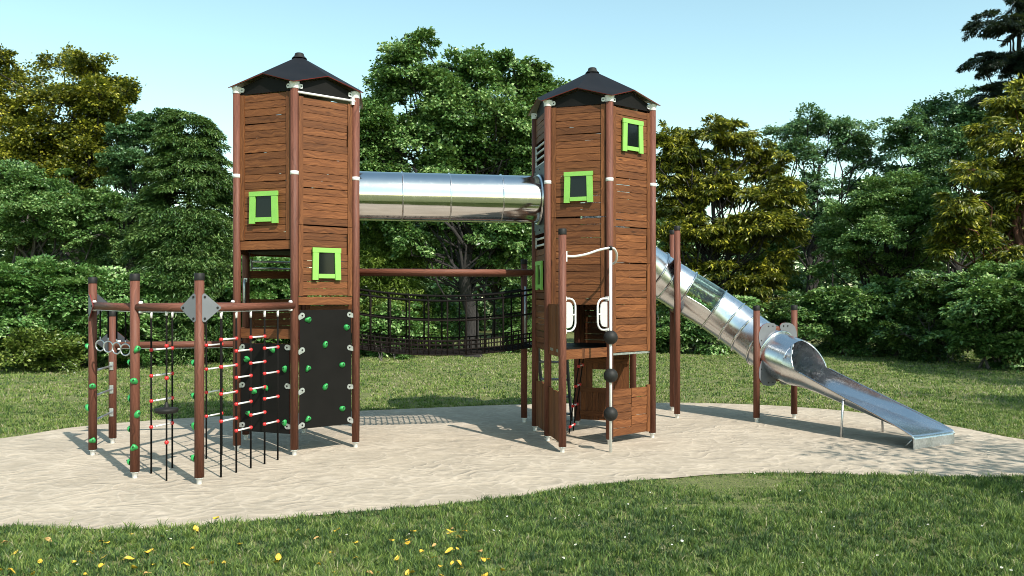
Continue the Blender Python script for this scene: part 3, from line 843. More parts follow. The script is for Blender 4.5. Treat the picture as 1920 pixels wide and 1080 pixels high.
# slide supports
def slide_support(A, B, top, zc, label, ztop, zbot, group):
    global T
    T = Thing('slide_support', (A+B)/2, label, 'slide support', group)
    post(T, A, top, cap=True); post(T, B, top, cap=True)
    d = (B-A).normalized(); n = V3((d.y, -d.x, 0))
    for z in (ztop, zbot):
        mb = MB(); mb.cyl(A + d*.05 + UP*z, B - d*.05 + UP*z, .055, .055, 16, 0, True, .6); T.part('beam', mb, M['post'])
    W_ = (B-A).length
    for P, sx in ((A, 1), (B, -1)):
        for z, sz in ((ztop, 1), (zbot, -1)):
            ol = []
            for i in range(17):           # quarter-round lobe outside, concave scoop towards the tube
                q = pi*.5 + pi*.5*i/16 if True else 0
                ol.append((.15 + .24*cos(q) - .0, .02 + .17*sin(q)))
            ol = [(.05, -.33), (.01, -.24), (-.01, -.14), (.0, -.05), (.05, .035), (.12, .085), (.22, .11), (.33, .115), (.42, .105), (.47, .07), (.475, .02), (.44, -.04), (.375, -.12), (.33, -.21), (.30, -.32), (.275, -.39), (.23, -.425), (.17, -.425), (.10, -.39)]
            ol = [(x_*1.0, y_*1.1) for x_, y_ in ol]
            mb = MB(); mb.prism([P + d*sx*x + UP*(z + sz*y) + n*(.068+.004*sx) for x, y in ol], n, .018, 0, 0, 1)
            for x, y in ((.26, .06), (.38, .06), (.06, -.22), (.17, -.36)):
                c = P + d*sx*x + UP*(z+sz*y) + n*.068; mb.cyl(c, c + n*.01, .016, .013, 10, 2)
            T.part('clamp_plate', mb, [M['grey'], M['red_edge'], M['rubber']])
slide_support(V3((3.406, 17.60, 0)), V3((3.526, 18.74, 0)), 3.95, 2.74, 'tall pair of brown posts carrying the upper bend of the slide', 3.25, 2.21, 'post pairs under the slide')
slide_support(V3((4.883, 17.04, 0)), V3((5.81, 17.57, 0)), 2.315, 1.345, 'short pair of brown posts with grey plates around the slide exit', 1.85, .84, 'post pairs under the slide')
# ------------------------------------------------------------------ ground
front = [(0, 987), (120, 991), (250, 991), (390, 985), (560, 969), (700, 957), (840, 945), (960, 932), (1080, 913), (1180, 902), (1260, 896), (1330, 890), (1400, 887), (1480, 886), (1590, 889), (1700, 892), (1820, 894), (1920, 893)]
back = [(1920, 824), (1800, 801), (1700, 785), (1560, 768), (1400, 758), (1240, 755), (980, 758), (680, 770), (420, 780), (260, 790), (130, 802), (0, 822)]
S2 = [gpt(x, y) for x, y in front] + [V3(q) for q in ((8.9, 12.3, 0), (10.2, 13.2, 0), (10.0, 14.4, 0))] + [gpt(x, y) for x, y in back] + [V3(q) for q in ((-10.6, 14.0, 0), (-11.0, 12.2, 0), (-9.8, 10.3, 0), (-7.6, 9.45, 0))]
def smooth_loop(P, k=4):
    out = []; n = len(P)
    for i in range(n):
        p0, p1, p2, p3 = P[i-1], P[i], P[(i+1) % n], P[(i+2) % n]
        for j in range(k):
            t = j/k; out.append(.5*((2*p1)+(p2-p0)*t+(2*p0-5*p1+4*p2-p3)*t*t+(3*p1-p0-3*p2+p3)*t**3))
    return out
SAND = smooth_loop(S2); SANDA = np.array([(p.x, p.y) for p in SAND])
def in_sand(x, y):
    c = np.zeros(len(x), bool); n = len(SANDA)
    for i in range(n):
        x0, y0 = SANDA[i-1]; x1, y1 = SANDA[i]
        if y0 == y1: continue
        k = ((y0 > y) != (y1 > y)) & (x < (x1-x0)*(y-y0)/(y1-y0)+x0)
        c ^= k
    return c

def sand_mat():
    m, nt, out = newmat('play_sand')
    tc = nd(nt, 'ShaderNodeTexCoord').outputs['Object']
    def noise(sc, det=4.0, vec=tc, ro=.5, dist=0.0): return nd(nt, 'ShaderNodeTexNoise', {'Vector': vec, 'Scale': sc, 'Detail': det, 'Roughness': ro, 'Distortion': dist}).outputs[0]
    st = nd(nt, 'ShaderNodeMapping', {'Vector': tc, 'Scale': (1.0, 1.25, 1.0), 'Rotation': (0, 0, -.5)}).outputs[0]
    a = noise(1.35, 1.5, st, .4, 1.3)
    ridge = mth(nt, 'SUBTRACT', 1.0, mth(nt, 'MULTIPLY', mth(nt, 'ABSOLUTE', mth(nt, 'SUBTRACT', a, .5)), 4.2), clamp=True)
    b = noise(2.7, 1.5, st, .45, 1.0)
    ridge2 = mth(nt, 'SUBTRACT', 1.0, mth(nt, 'MULTIPLY', mth(nt, 'ABSOLUTE', mth(nt, 'SUBTRACT', b, .52)), 5.0), clamp=True)
    grain = noise(150.0, 3.0); mott = noise(9.0, 5.0, tc, .6)
    h = mth(nt, 'ADD', mth(nt, 'MULTIPLY', mth(nt, 'POWER', ridge, 1.5), 1.0), mth(nt, 'MULTIPLY', mth(nt, 'POWER', ridge2, 2.0), .42))
    h = mth(nt, 'ADD', h, mth(nt, 'MULTIPLY', mott, .30)); h = mth(nt, 'ADD', h, mth(nt, 'MULTIPLY', grain, .13))
    col = ramp(nt, mth(nt, 'ADD', mth(nt, 'MULTIPLY', mott, .5), mth(nt, 'MULTIPLY', grain, .5)), [(.3, (.300, .251, .190)), (.7, (.465, .396, .308))])
    col = mixc(nt, mth(nt, 'MULTIPLY', mth(nt, 'POWER', ridge, 9.0), .45), col, (.57, .49, .395))
    col = mixc(nt, mth(nt, 'MULTIPLY', mth(nt, 'POWER', ridge2, 10.0), .30), col, (.55, .475, .385))
    scuff = nd(nt, 'ShaderNodeTexVoronoi', {'Vector': nd(nt, 'ShaderNodeVectorMath', {0: tc, 1: nd(nt, 'ShaderNodeTexNoise', {'Vector': tc, 'Scale': 1.1}).outputs[1]}, operation='ADD').outputs[0], 'Scale': 2.3}, feature='SMOOTH_F1').outputs[0]
    dent = ramp(nt, scuff, [(.05, (0, 0, 0)), (.32, (1, 1, 1))])
    msk = ramp(nt, noise(.55, 3.0), [(.42, (0, 0, 0)), (.62, (1, 1, 1))])
    h = mth(nt, 'ADD', mth(nt, 'MULTIPLY', h, mth(nt, 'MULTIPLY_ADD', msk, .55, .55)), mth(nt, 'MULTIPLY', dent, mth(nt, 'MULTIPLY_ADD', msk, -.7, 1.0)))
    patch = ramp(nt, noise(.8, 4.0, tc, .6), [(.4, (.88, .88, .88)), (.65, (1.03, 1.03, 1.03))])
    col = mixc(nt, 1.0, col, patch, 'MULTIPLY')
    fin(nt, out, Base_Color=col, Roughness=.95, Normal=bump(nt, h, .62, .035)); return m
mb = MB(); mb.face(range(len(SAND)), None); mb.v = [(p.x, p.y, 0.0) for p in SAND]
o = link('sand', mb.mesh('sand', sand_mat())); tag(o, 'pale rippled sand surface around the playground', 'sand', None, 'structure')

def lawn_mat():
    m, nt, out = newmat('lawn_soil')
    tc = nd(nt, 'ShaderNodeTexCoord').outputs['Object']
    big = nd(nt, 'ShaderNodeTexNoise', {'Vector': tc, 'Scale': .35, 'Detail': 5.0}).outputs[0]
    sm = nd(nt, 'ShaderNodeTexNoise', {'Vector': tc, 'Scale': 26.0, 'Detail': 5.0, 'Roughness': .7}).outputs[0]
    col = ramp(nt, sm, [(.28, (.045, .060, .018)), (.5, (.13, .155, .045)), (.72, (.26, .26, .10))])
    col = mixc(nt, ramp(nt, big, [(.45, (0, 0, 0)), (.7, (.5, .5, .5))]), col, (.17, .165, .055))
    fin(nt, out, Base_Color=col, Roughness=.95, Normal=bump(nt, sm, 1.0, .05)); return m
mb = MB(); g = 400
mb.v = [(-g, -g, -.012), (g, -g, -.012), (g, g, -.012), (-g, g, -.012)]; mb.face((0, 1, 2, 3))
o = link('lawn', mb.mesh('lawn', lawn_mat())); tag(o, 'wide mown green lawn around the sand', 'lawn', None, 'structure')

# ------------------------------------------------------------------ foliage meshes (numpy)
def raw_mesh(name, verts, tris, mat, var):
    me = bpy.data.meshes.new(name)
    nv, nf = len(verts), len(tris)
    me.vertices.add(nv); me.vertices.foreach_set('co', verts.astype(np.float32).ravel())
    me.loops.add(nf*3); me.loops.foreach_set('vertex_index', tris.astype(np.int32).ravel())
    me.polygons.add(nf); me.polygons.foreach_set('loop_start', np.arange(0, nf*3, 3, dtype=np.int32))
    me.polygons.foreach_set('loop_total', np.full(nf, 3, dtype=np.int32))
    at = me.attributes.new('var', 'FLOAT', 'POINT'); at.data.foreach_set('value', var.astype(np.float32))
    me.materials.append(mat); me.update(calc_edges=True); me.validate()
    return me
def nrm(a): return a / np.maximum(np.linalg.norm(a, axis=1, keepdims=True), 1e-6)

def leaf_mesh(name, mat, rng, boughs, cfg):
    S = np.array([b[0] for b in boughs]); Dn = nrm(np.array([b[1] for b in boughs]))
    Ln = np.array([b[2] for b in boughs]); Wd = np.array([b[3] for b in boughs]); n = np.array([b[4] for b in boughs], int)
    bv = rng.normal(0, cfg['bvar'], len(boughs))
    k = np.repeat(np.arange(len(boughs)), n); N = len(k)
    d = Dn[k]; z = np.array([0, 0, 1.0])
    side = nrm(np.cross(d, z) + 1e-4); up = np.cross(side, d)
    s = rng.random(N)**cfg.get('pow', .75); u = rng.uniform(-1, 1, N)
    w = Wd[k]*(.25+.85*np.sin(np.pi*np.clip(s*.93+.05, 0, 1))); L = Ln[k]
    pos = S[k] + d*(L*s)[:, None] + side*(u*w)[:, None] - z*(cfg['droop']*L*s*s + .35*cfg['droop']*w*u*u)[:, None]
    pos += rng.normal(0, 1, (N, 3))*(cfg['thick']*L)[:, None]
    ax = d*.7 + side*(np.sign(u)*rng.uniform(.2, 1.0, N))[:, None] + rng.normal(0, .35, (N, 3)) - z*cfg['hang']
    ax = nrm(ax)
    nn = up + z*cfg.get('zb', .3) + rng.normal(0, cfg['nj'], (N, 3)); nn = nrm(nn - ax*np.sum(nn*ax, 1, keepdims=True))
    sd = np.cross(nn, ax)
    sc = rng.uniform(.65, 1.25, N)
    l = (cfg['L']*sc)[:, None]; ww = (cfg['W']*sc*rng.uniform(.8, 1.2, N)*.5)[:, None]
    V = np.empty((N, 4, 3)); V[:, 0] = pos; V[:, 1] = pos + ax*l*.45 + sd*ww + nn*l*.07; V[:, 2] = pos + ax*l - nn*l*.10; V[:, 3] = pos + ax*l*.45 - sd*ww + nn*l*.07
    i = np.arange(N)[:, None]*4
    T_ = np.concatenate([i+np.array([[0, 1, 2]]), i+np.array([[0, 2, 3]])], 1).reshape(-1, 3)
    var = np.clip(.5 + bv[k] + rng.normal(0, cfg['lvar'], N), 0, 1)
    return raw_mesh(name, V.reshape(-1, 3), T_, mat, np.repeat(var, 4))

CFG = dict(
    broad=dict(L=.155, W=.105, nj=.85, droop=.30, thick=.105, hang=.25, bvar=.10, lvar=.22, dens=.80, zb=.25),
    small=dict(L=.115, W=.078, nj=.75, droop=.30, thick=.065, hang=.15, bvar=.10, lvar=.21, dens=.80, zb=.25),
    long=dict(L=.26, W=.085, nj=.75, droop=.32, thick=.065, hang=.55, bvar=.10, lvar=.22, dens=.75, zb=.25),
    layer=dict(L=.140, W=.096, nj=.50, droop=.55, thick=.040, hang=.22, bvar=.12, lvar=.20, dens=.80, zb=.35),
    spray=dict(L=.17, W=.048, nj=.45, droop=.50, thick=.040, hang=.40, bvar=.12, lvar=.20, dens=1.1, zb=.3),
)
LM = dict(
    mid=leafmat('leaf_mid_green', [(0, (.011, .036, .009)), (.40, (.060, .144, .034)), (.68, (.170, .300, .088)), (1, (.39, .52, .21))], .2),
    dark=leafmat('leaf_dark_green', [(0, (.008, .029, .010)), (.48, (.050, .118, .028)), (1, (.23, .34, .11))], .16),
    light=leafmat('leaf_light_green', [(0, (.020, .062, .014)), (.44, (.074, .180, .042)), (.70, (.185, .335, .10)), (1, (.42, .55, .25))], .22),
    olive=leafmat('leaf_olive', [(0, (.022, .046, .008)), (.5, (.085, .138, .022)), (1, (.25, .30, .07))], .2),
    yellow=leafmat('leaf_yellow', [(0, (.016, .034, .007)), (.36, (.070, .090, .012)), (.62, (.175, .180, .019)), (1, (.54, .51, .058))], .22),
    blue=leafmat('leaf_blue_green', [(0, (.013, .046, .023)), (.5, (.060, .148, .056)), (1, (.26, .41, .18))], .2),
    pine=leafmat('needle_dark', [(0, (.005, .012, .010)), (.5, (.013, .028, .023)), (1, (.044, .074, .058))], .1),
    larch=leafmat('leaf_yellow_green', [(0, (.028, .060, .009)), (.5, (.110, .180, .026)), (1, (.32, .42, .09))], .22),
)
BK = dict(dark=bark('bark_dark', (.009, .0075, .007), (.036, .031, .029)), grey=bark('bark_grey', (.050, .045, .042), (.17, .155, .145)), red=bark('bark_red', (.07, .028, .018), (.17, .07, .04)))

def rv(rng): return V3(rng.normal(0, 1, 3))
def limb(mb, a, b, r0, r1, rng, wob=.10, n=5, sides=6, sagz=.0):
    L = (b-a).length; pts = []; jit = V3((0, 0, 0))
    for i in range(n+1):
        f = i/n; q = a.lerp(b, f)
        if 0 < i < n: q = q + rv(rng)*wob*L*.35 + UP*(-sagz*L*4*f*(1-f))
        pts.append(q)
    mb.tube(pts, [r0+(r1-r0)*(i/n) for i in range(n+1)], sides, 0, True, False, False)
    return pts

def make_tree(name, label, cat, px, d, lobes, cfg, mat, bk='dark', trunk=.22, seed=1, group=None, fork=.45, basey=None, lean=0.0, stems=1, dz=1.0, dens=1.0, boughk=1.0, nb=1.0, trunk_top=None, twigs=True, fill=.9):
    rng = np.random.default_rng(seed); c = dict(CFG[cfg])
    base = V3(((px-960)*d/FP, d, -.02))
    T = Thing(name, base, label, cat, group)
    L3 = []
    for lb in lobes:
        x, y, r = lb[:3]; rr = r*1.1*d/FP
        dd = lb[3] if len(lb) > 3 else rng.uniform(-1, 1)*rr*dz
        q = dpt(x, y, d); L3.append((V3((q.x*(d+dd)/d, d+dd, CH+(q.z-CH)*(d+dd)/d)), rr))
    n0 = len(L3)
    for _ in range(int(n0*fill)):          # inner clumps between the outer ones
        a_, b_ = L3[int(rng.integers(n0))], L3[int(rng.integers(n0))]
        cand = sorted(L3[:n0], key=lambda l: (l[0]-a_[0]).length)[1:5]
        b_ = cand[int(rng.integers(len(cand)))] if cand else b_
        L3.append((a_[0].lerp(b_[0], rng.uniform(.3, .7)) + V3((0, rng.uniform(-.6, .6)*a_[1], rng.uniform(-.3, .2)*a_[1])), (a_[1]+b_[1])*.5*rng.uniform(.75, 1.05)))
    top = max(l[0].z for l in L3); cx = sum(l[0].x for l in L3)/len(L3)
    mb = MB(); boughs = []
    trunks = []
    for k in range(stems):
        b0 = base + V3((rng.uniform(-.5, .5), rng.uniform(-.4, .4), 0))*(0 if stems == 1 else 1.0)
        t1 = V3((base.x + (cx-base.x)*.5 + lean, d + rng.uniform(-.2, .2), (trunk_top or top*.80)))
        if stems > 1: t1 = b0 + V3((rng.uniform(-1, 1), rng.uniform(-1, 1), 0)) + UP*top*.7
        pts = []; n = 8
        for i in range(n+1):
            f = i/n; q = b0.lerp(t1, f)
            if 0 < i: q = q + V3((rng.normal(0, 1), rng.normal(0, 1), 0))*trunk*.45*(1 if i > 1 else .3)
            pts.append(q)
        rs = [trunk*(1.35 if i == 0 else 1.0)*(1-.72*i/n) for i in range(n+1)]
        mb.tube(pts, rs, 10, 0, True, False, False); trunks.append((pts, rs))
    for q, r in L3:
        pts, rs = trunks[int(rng.integers(len(trunks)))]
        hz = max(min(q.z*fork + rng.uniform(-.1, .1)*q.z, pts[-1].z*.97), pts[0].z+.2)
        i = min(range(len(pts)), key=lambda i_: abs(pts[i_].z-hz)); a = pts[i]
        if q.z < a.z*.8: a = min(pts, key=lambda p_: abs(p_.z-q.z*.9))
        r0 = min(rs[i]*.55, .02+.036*r)
        limb(mb, a, q, r0, .022, rng, .16, 6, 6)
        m_ = max(6, int(11*nb*max(r, .6)**1.25)); tot = 2.3*c['dens']*dens*3.0*math.pi*r*r/(c['L']*c['W']*.5)
        for _ in range(m_):
            zz = rng.uniform(-.5, 1); ph = rng.uniform(0, 2*pi); h = math.sqrt(1-min(zz*zz, 1))
            dr = V3((h*cos(ph), h*sin(ph), zz)); bl = r*rng.uniform(.55, .95)*boughk
            s0 = q + dr*r*rng.uniform(.0, .40)
            bd = V3((dr.x, dr.y, dr.z*.55 + .05)).normalized()
            boughs.append((tuple(s0), tuple(bd), bl, bl*rng.uniform(.42, .70), max(6, int(tot/m_*rng.uniform(.6, 1.4)))))
            if twigs: limb(mb, q + dr*r*.03, s0 + bd*bl*.7 - UP*(c['droop']*bl*.5), .013, .005, rng, .08, 3, 3)
    T.part('trunk', mb, BK[bk])
    me = leaf_mesh('crown', LM[mat], rng, boughs, c)
    me.transform(Matrix.Translation(-T.loc)); o = link('crown', me, T.root)
    return T

def cone_tree(name, label, cat, px, d, topy, halfw, cfg, mat, seed, group=None, bot=.06, shape=.75, trunk=.2, dens=1.0, bk='dark'):
    rng = np.random.default_rng(seed); c = dict(CFG[cfg]); base = V3(((px-960)*d/FP, d, -.02))
    H = CH-(topy-HZ)*d/FP; RW = halfw*d/FP
    T = Thing(name, base, label, cat, group); mb = MB(); boughs = []
    mb.tube([base, base+UP*H*.5+V3((.05, 0, 0)), base+UP*H*.90], [trunk*1.2, trunk*.6, .02], 10, 0, True, False, False)
    n = int(230*dens)
    for i in range(n):
        f = bot + (1-bot)*(1-(1-rng.random())**.80)*.985; ph = rng.uniform(0, 2*pi)
        prof = (1-f)**shape*(.8+.2*min(1, f/.15)) ; L = RW*prof*rng.uniform(.75, 1.12) + .15
        s0 = base + UP*H*f; bd = V3((cos(ph), sin(ph), rng.uniform(.0, .28))).normalized()
        k = rng.uniform(.15, .45); bl = L*(1-k)
        boughs.append((tuple(s0+bd*L*k), tuple(bd), bl, max(.3, bl*.42), int(40+75*bl*3.4)))
        if i % 2 == 0: limb(mb, s0, s0+bd*L*.8-UP*c['droop']*L*.35, .03, .006, rng, .05, 3, 4)
    T.part('trunk', mb, BK[bk]); me = leaf_mesh('crown', LM[mat], rng, boughs, c)
    me.transform(Matrix.Translation(-T.loc)); link('crown', me, T.root)
    return T

# ------------------------------------------------------------------ trees (rows from front to back)
def blob(cx, cy, w, h, n, r0, r1, seed):
    g_ = random.Random(seed); out = []
    for i in range(n):
        a = g_.uniform(0, 2*pi); q = math.sqrt(g_.random())
        out.append((cx + w*q*cos(a), cy + h*q*sin(a), g_.uniform(r0, r1)))
    return out
make_tree('tree', 'big central green tree with dark trunk behind the tunnel', 'tree', 885, 35.0,
          [(745, 105, 42), (790, 85, 34), (715, 160, 45), (770, 165, 60), (700, 230, 50), (840, 180, 55), (905, 150, 52), (960, 120, 38), (985, 165, 45), (930, 215, 60), (1010, 205, 38), (860, 250, 65), (780, 250, 60),
           (720, 300, 48), (990, 270, 45), (920, 300, 60), (830, 320, 55), (760, 360, 40), (880, 380, 55), (960, 360, 50), (700, 370, 45), (830, 430, 42), (940, 440, 50), (985, 400, 40), (905, 470, 40), (970, 500, 36), (690, 190, 36), (1020, 170, 34), (1000, 120, 28), (890, 120, 34), (845, 128, 34), (680, 255, 34), (1005, 320, 40), (1000, 430, 34), (690, 310, 36), (740, 420, 36), (780, 460, 34), (870, 300, 50), (820, 240, 50)],
          'broad', 'mid', 'dark', .33, 3, None, .52, trunk_top=6.8, lean=-.1, fill=1.4)
make_tree('tree', 'tall yellow leaved tree rising above the hedge at far left', 'tree', 150, 40.0,
          [(20, 165, 62), (-30, 190, 55), (120, 130, 45), (165, 115, 38), (100, 180, 55), (160, 175, 52), (205, 160, 48), (235, 175, 30), (190, 215, 48), (120, 240, 58), (60, 250, 50), (215, 245, 30), (30, 290, 55), (100, 310, 55), (165, 285, 50), (200, 320, 38), (-30, 300, 60), (60, 350, 50), (140, 360, 45), (-5, 110, 35)],
          'broad', 'yellow', 'dark', .28, 4, None, .5, dens=.8)
make_tree('tree', 'round dense green tree at the left edge before the yellow tree', 'tree', 45, 34.0,
          [(30, 320, 45), (90, 340, 48), (-20, 350, 60), (150, 380, 48), (60, 400, 60), (0, 430, 60), (120, 440, 55), (190, 440, 45), (210, 400, 40), (60, 480, 50), (170, 490, 40)],
          'small', 'mid', 'grey', .2, 5, None, .45)
cone_tree('conifer_tree', 'dark green conical tree with drooping sprays beside the left tower', 'tree', 352, 33.0, 200, 128, 'spray', 'dark', 6, bot=.05, shape=.36, dens=2.3)
make_tree('tree', 'blue green tree between the yellow tree and the dark conical tree', 'tree', 245, 38.0,
          [(220, 265, 35), (270, 235, 34), (305, 222, 28), (250, 300, 42), (215, 340, 40), (280, 330, 45), (240, 390, 45), (290, 270, 35), (320, 250, 30)], 'small', 'blue', 'dark', .18, 7)
cone_tree('conifer_tree', 'yellow green feathery tree just right of the left tower', 'tree', 712, 37.0, 215, 120, 'spray', 'larch', 8, bot=.07, shape=.6, dens=1.2)
make_tree('tree', 'yellow olive tree with bare inner branches right of the right tower', 'tree', 1322, 40.0,
          [(1255, 260, 32), (1330, 245, 36), (1290, 290, 35), (1380, 262, 34), (1420, 280, 32), (1260, 350, 38), (1350, 310, 38), (1440, 330, 38), (1475, 370, 34), (1400, 360, 38), (1250, 430, 34), (1300, 440, 32), (1440, 420, 42), (1385, 440, 38), (1475, 440, 32), (1270, 490, 30), (1360, 500, 36), (1430, 500, 42), (1310, 540, 32), (1465, 500, 30), (1400, 540, 34), (1240, 300, 26), (1290, 248, 36), (1270, 310, 34), (1372, 236, 28), (1250, 390, 36), (1295, 395, 34), (1330, 360, 36), (1405, 305, 34), (1462, 292, 24), (1500, 415, 22), (1345, 575, 34), (1405, 595, 30), (1262, 560, 30), (1450, 560, 32), (1330, 425, 30), (1372, 415, 32), (1300, 360, 28), (1365, 465, 30)],
          'long', 'yellow', 'dark', .20, 9, None, .42, dens=.85, fill=1.3, trunk_top=8.5)
make_tree('tree', 'airy blue green tree standing behind the yellow olive tree', 'tree', 1512, 48.0,
          [(1470, 245, 34), (1515, 225, 32), (1560, 232, 34), (1600, 250, 36), (1635, 265, 30), (1500, 290, 36), (1570, 290, 38), (1630, 310, 36), (1530, 340, 34), (1600, 350, 36), (1490, 370, 28), (1560, 400, 34), (1640, 380, 36), (1510, 440, 30), (1530, 500, 34), (1590, 460, 32)],
          'broad', 'blue', 'dark', .24, 10, None, .42, dens=.7, fill=.7)
make_tree('tree', 'broad rounded green tree in the middle of the right hand tree row', 'tree', 1655, 38.0,
          [(1640, 365, 46), (1700, 350, 48), (1580, 400, 44), (1630, 430, 52), (1700, 420, 55), (1560, 440, 42), (1760, 400, 48), (1750, 460, 50), (1590, 480, 46), (1660, 490, 50), (1720, 500, 46), (1560, 510, 36), (1800, 440, 42)],
          'small', 'mid', 'dark', .24, 11, None, .42, dens=.85)
make_tree('tree', 'tall airy green tree behind the yellow tree at the right edge', 'tree', 1800, 46.0,
          [(1700, 240, 40), (1760, 205, 40), (1810, 195, 36), (1720, 290, 42), (1780, 260, 46), (1840, 230, 44), (1690, 330, 36), (1770, 330, 46), (1830, 300, 42), (1680, 270, 24), (1740, 360, 40)],
          'broad', 'blue', 'dark', .26, 12, None, .42, dens=.8, fill=.8)
make_tree('tree', 'yellow olive tree with reddish limbs at the right edge', 'tree', 1930, 33.0,
          [(1900, 190, 44), (1950, 180, 60), (1860, 250, 46), (1920, 260, 60), (1830, 320, 44), (1890, 330, 56), (1950, 340, 60), (1800, 380, 38), (1850, 400, 50), (1910, 410, 55), (1790, 430, 34), (1830, 450, 38), (1890, 470, 44), (1760, 470, 26), (1950, 470, 50)],
          'long', 'yellow', 'red', .24, 13, None, .5, dens=.95)
make_tree('pine_tree', 'nearly black pine reaching the top right corner', 'tree', 1930, 44.0,
          [(1850, 40, 30), (1890, 45, 36), (1930, 50, 45), (1840, 110, 28), (1880, 115, 38), (1925, 120, 44), (1890, 165, 30), (1850, 180, 30), (1930, 190, 40), (1960, 0, 50), (1900, 5, 16), (1980, 80, 55)],
          'spray', 'pine', 'dark', .3, 14, None, .8, dens=.9, trunk_top=17.0, fill=0, nb=1.4)
make_tree('tree', 'dark green tree standing behind the yellow green feathery tree', 'tree', 705, 50.0, [(690, 330, 40), (740, 350, 40), (660, 400, 44), (715, 420, 46), (770, 420, 44), (690, 490, 46), (750, 500, 46)], 'broad', 'dark', 'dark', .2, 41)
make_tree('tree', 'dark green tree standing behind the central trunk', 'tree', 930, 50.0, [(880, 350, 40), (930, 340, 42), (980, 370, 42), (850, 430, 44), (910, 430, 44), (970, 450, 46), (820, 490, 40), (880, 500, 40), (1000, 520, 40), (950, 520, 34)], 'broad', 'dark', 'dark', .2, 42)
make_tree('tree', 'green tree in the gap directly right of the right tower', 'tree', 1255, 52.0, [(1240, 420, 36), (1280, 440, 36), (1225, 480, 36), (1265, 500, 38), (1310, 500, 34), (1340, 540, 32)], 'broad', 'dark', 'dark', .2, 43)
make_tree('tree', 'green tree filling the gap behind the slide', 'tree', 1450, 52.0, [(1440, 440, 34), (1480, 470, 36), (1420, 490, 36), (1460, 520, 36), (1390, 530, 34), (1510, 540, 34)], 'broad', 'mid', 'dark', .2, 44)
make_tree('tree', 'dark tree filling the gap under the tall airy trees at right', 'tree', 1770, 50.0, [(1720, 400, 36), (1780, 390, 38), (1830, 420, 38), (1700, 470, 36), (1760, 480, 40), (1820, 490, 38), (1880, 440, 38), (1890, 500, 38)], 'broad', 'dark', 'dark', .2, 45)
make_tree('tree', 'dark tree deep behind the dense green tree at left', 'tree', 110, 48.0, [(40, 400, 44), (110, 390, 44), (180, 410, 44), (240, 430, 40), (70, 480, 44), (150, 490, 44), (230, 500, 42), (300, 460, 38)], 'broad', 'dark', 'dark', .2, 46)
# shrub belt
SHG = 'leafy shrubs along the edge of the lawn'
def shrub(label, px, d, topy, hw, mat, seed, cfg='layer', n=None, dens=1.0, bot=None, nb=1.3, group=SHG):
    g_ = random.Random(seed); py0 = HZ + CH*FP/d; lob = []
    rpx = .75*FP/d
    n = n or max(7, int(hw*2*(py0-topy)/(rpx*rpx*1.5)))
    for i in range(n):
        f = i/(n-1); y = py0 - rpx*.55 - (py0-topy-rpx*1.2)*f**.9
        ww = hw*(1-.45*f**2)
        lob.append((px + g_.uniform(-1, 1)*ww*.85, y, rpx*g_.uniform(.75, 1.15), g_.uniform(-1.3, .8)))
    return make_tree('shrub', label, 'shrub', px, d, lob, cfg, mat, 'grey', .045, seed, group, .35, stems=4, dens=dens, nb=nb, boughk=1.25)
shrub('light green shrub reaching the ground at the left edge', 30, 29.5, 478, 95, 'light', 21)
shrub('light green layered shrub left of the climbing frame', 170, 30.5, 482, 85, 'light', 22)
shrub('light green layered shrub behind the hanging gym rings', 265, 31.5, 492, 70, 'light', 23)
shrub('low olive bush at the foot of the left hedge', 75, 29.0, 620, 55, 'olive', 24, 'small', dens=.8)
shrub('layered shrub behind the hanging disc seat', 370, 32.5, 520, 75, 'mid', 25)
shrub('bright green shrub seen through the left tower', 500, 33.0, 470, 75, 'light', 26)
shrub('mid green shrub behind the black climbing walls', 610, 34.0, 500, 75, 'mid', 27)
shrub('pale green bush behind the left half of the net bridge', 745, 35.5, 560, 65, 'light', 28, dens=.75)
shrub('mid green bush behind the middle of the net bridge', 825, 37.5, 540, 48, 'mid', 29)
shrub('dark bush right of the central tree trunk', 965, 38.5, 520, 42, 'mid', 30)
shrub('dark green bush behind the upper bend of the slide', 1275, 38.0, 540, 60, 'mid', 31)
shrub('green bush behind the clear window of the slide', 1375, 37.0, 545, 55, 'light', 32)
shrub('dark layered shrub left of the slide exit posts', 1465, 37.5, 545, 55, 'dark', 33)
shrub('green layered shrub behind the slide exit', 1560, 36.5, 525, 70, 'mid', 34)
shrub('dense green shrub above the open chute', 1665, 35.5, 515, 75, 'mid', 35)
shrub('dark green shrub left of the tallest right hand shrub', 1755, 32.5, 505, 70, 'dark', 36)
shrub('tallest dense green shrub at the right edge', 1865, 29.5, 478, 95, 'mid', 37)
shrub('green shrub cut by the right edge of the photo', 1975, 29.0, 470, 70, 'mid', 38)
# bare saplings along the edge
for i, (x, y, h, lb) in enumerate(((716, 676, 60, 'thin bare sapling standing under the net bridge left'), (741, 672, 90, 'thin pale sapling under the middle of the net bridge'), (1783, 681, 80, 'thin bare sapling before the right hand shrubs'))):
    p_ = gpt(x, y); rng = np.random.default_rng(60+i); T = Thing('sapling', p_, lb, 'sapling', 'thin saplings on the lawn edge')
    mb = MB()
    for k in range(3): limb(mb, p_ + V3((rng.uniform(-.05, .05), 0, -.02)), p_ + V3((rng.uniform(-.35, .35), rng.uniform(-.2, .2), .6*h*p_.y/FP)), .020, .008, rng, .10, 6, 5)
    T.part('trunk', mb, BK['grey'])
p_ = gpt(757, 674)
make_tree('bush', 'small round bush on the lawn below the net bridge', 'bush', 757, p_.y, [(757, 664, 9), (753, 668, 7), (762, 668, 7)], 'small', 'mid', 'grey', .03, 71, None, .4)
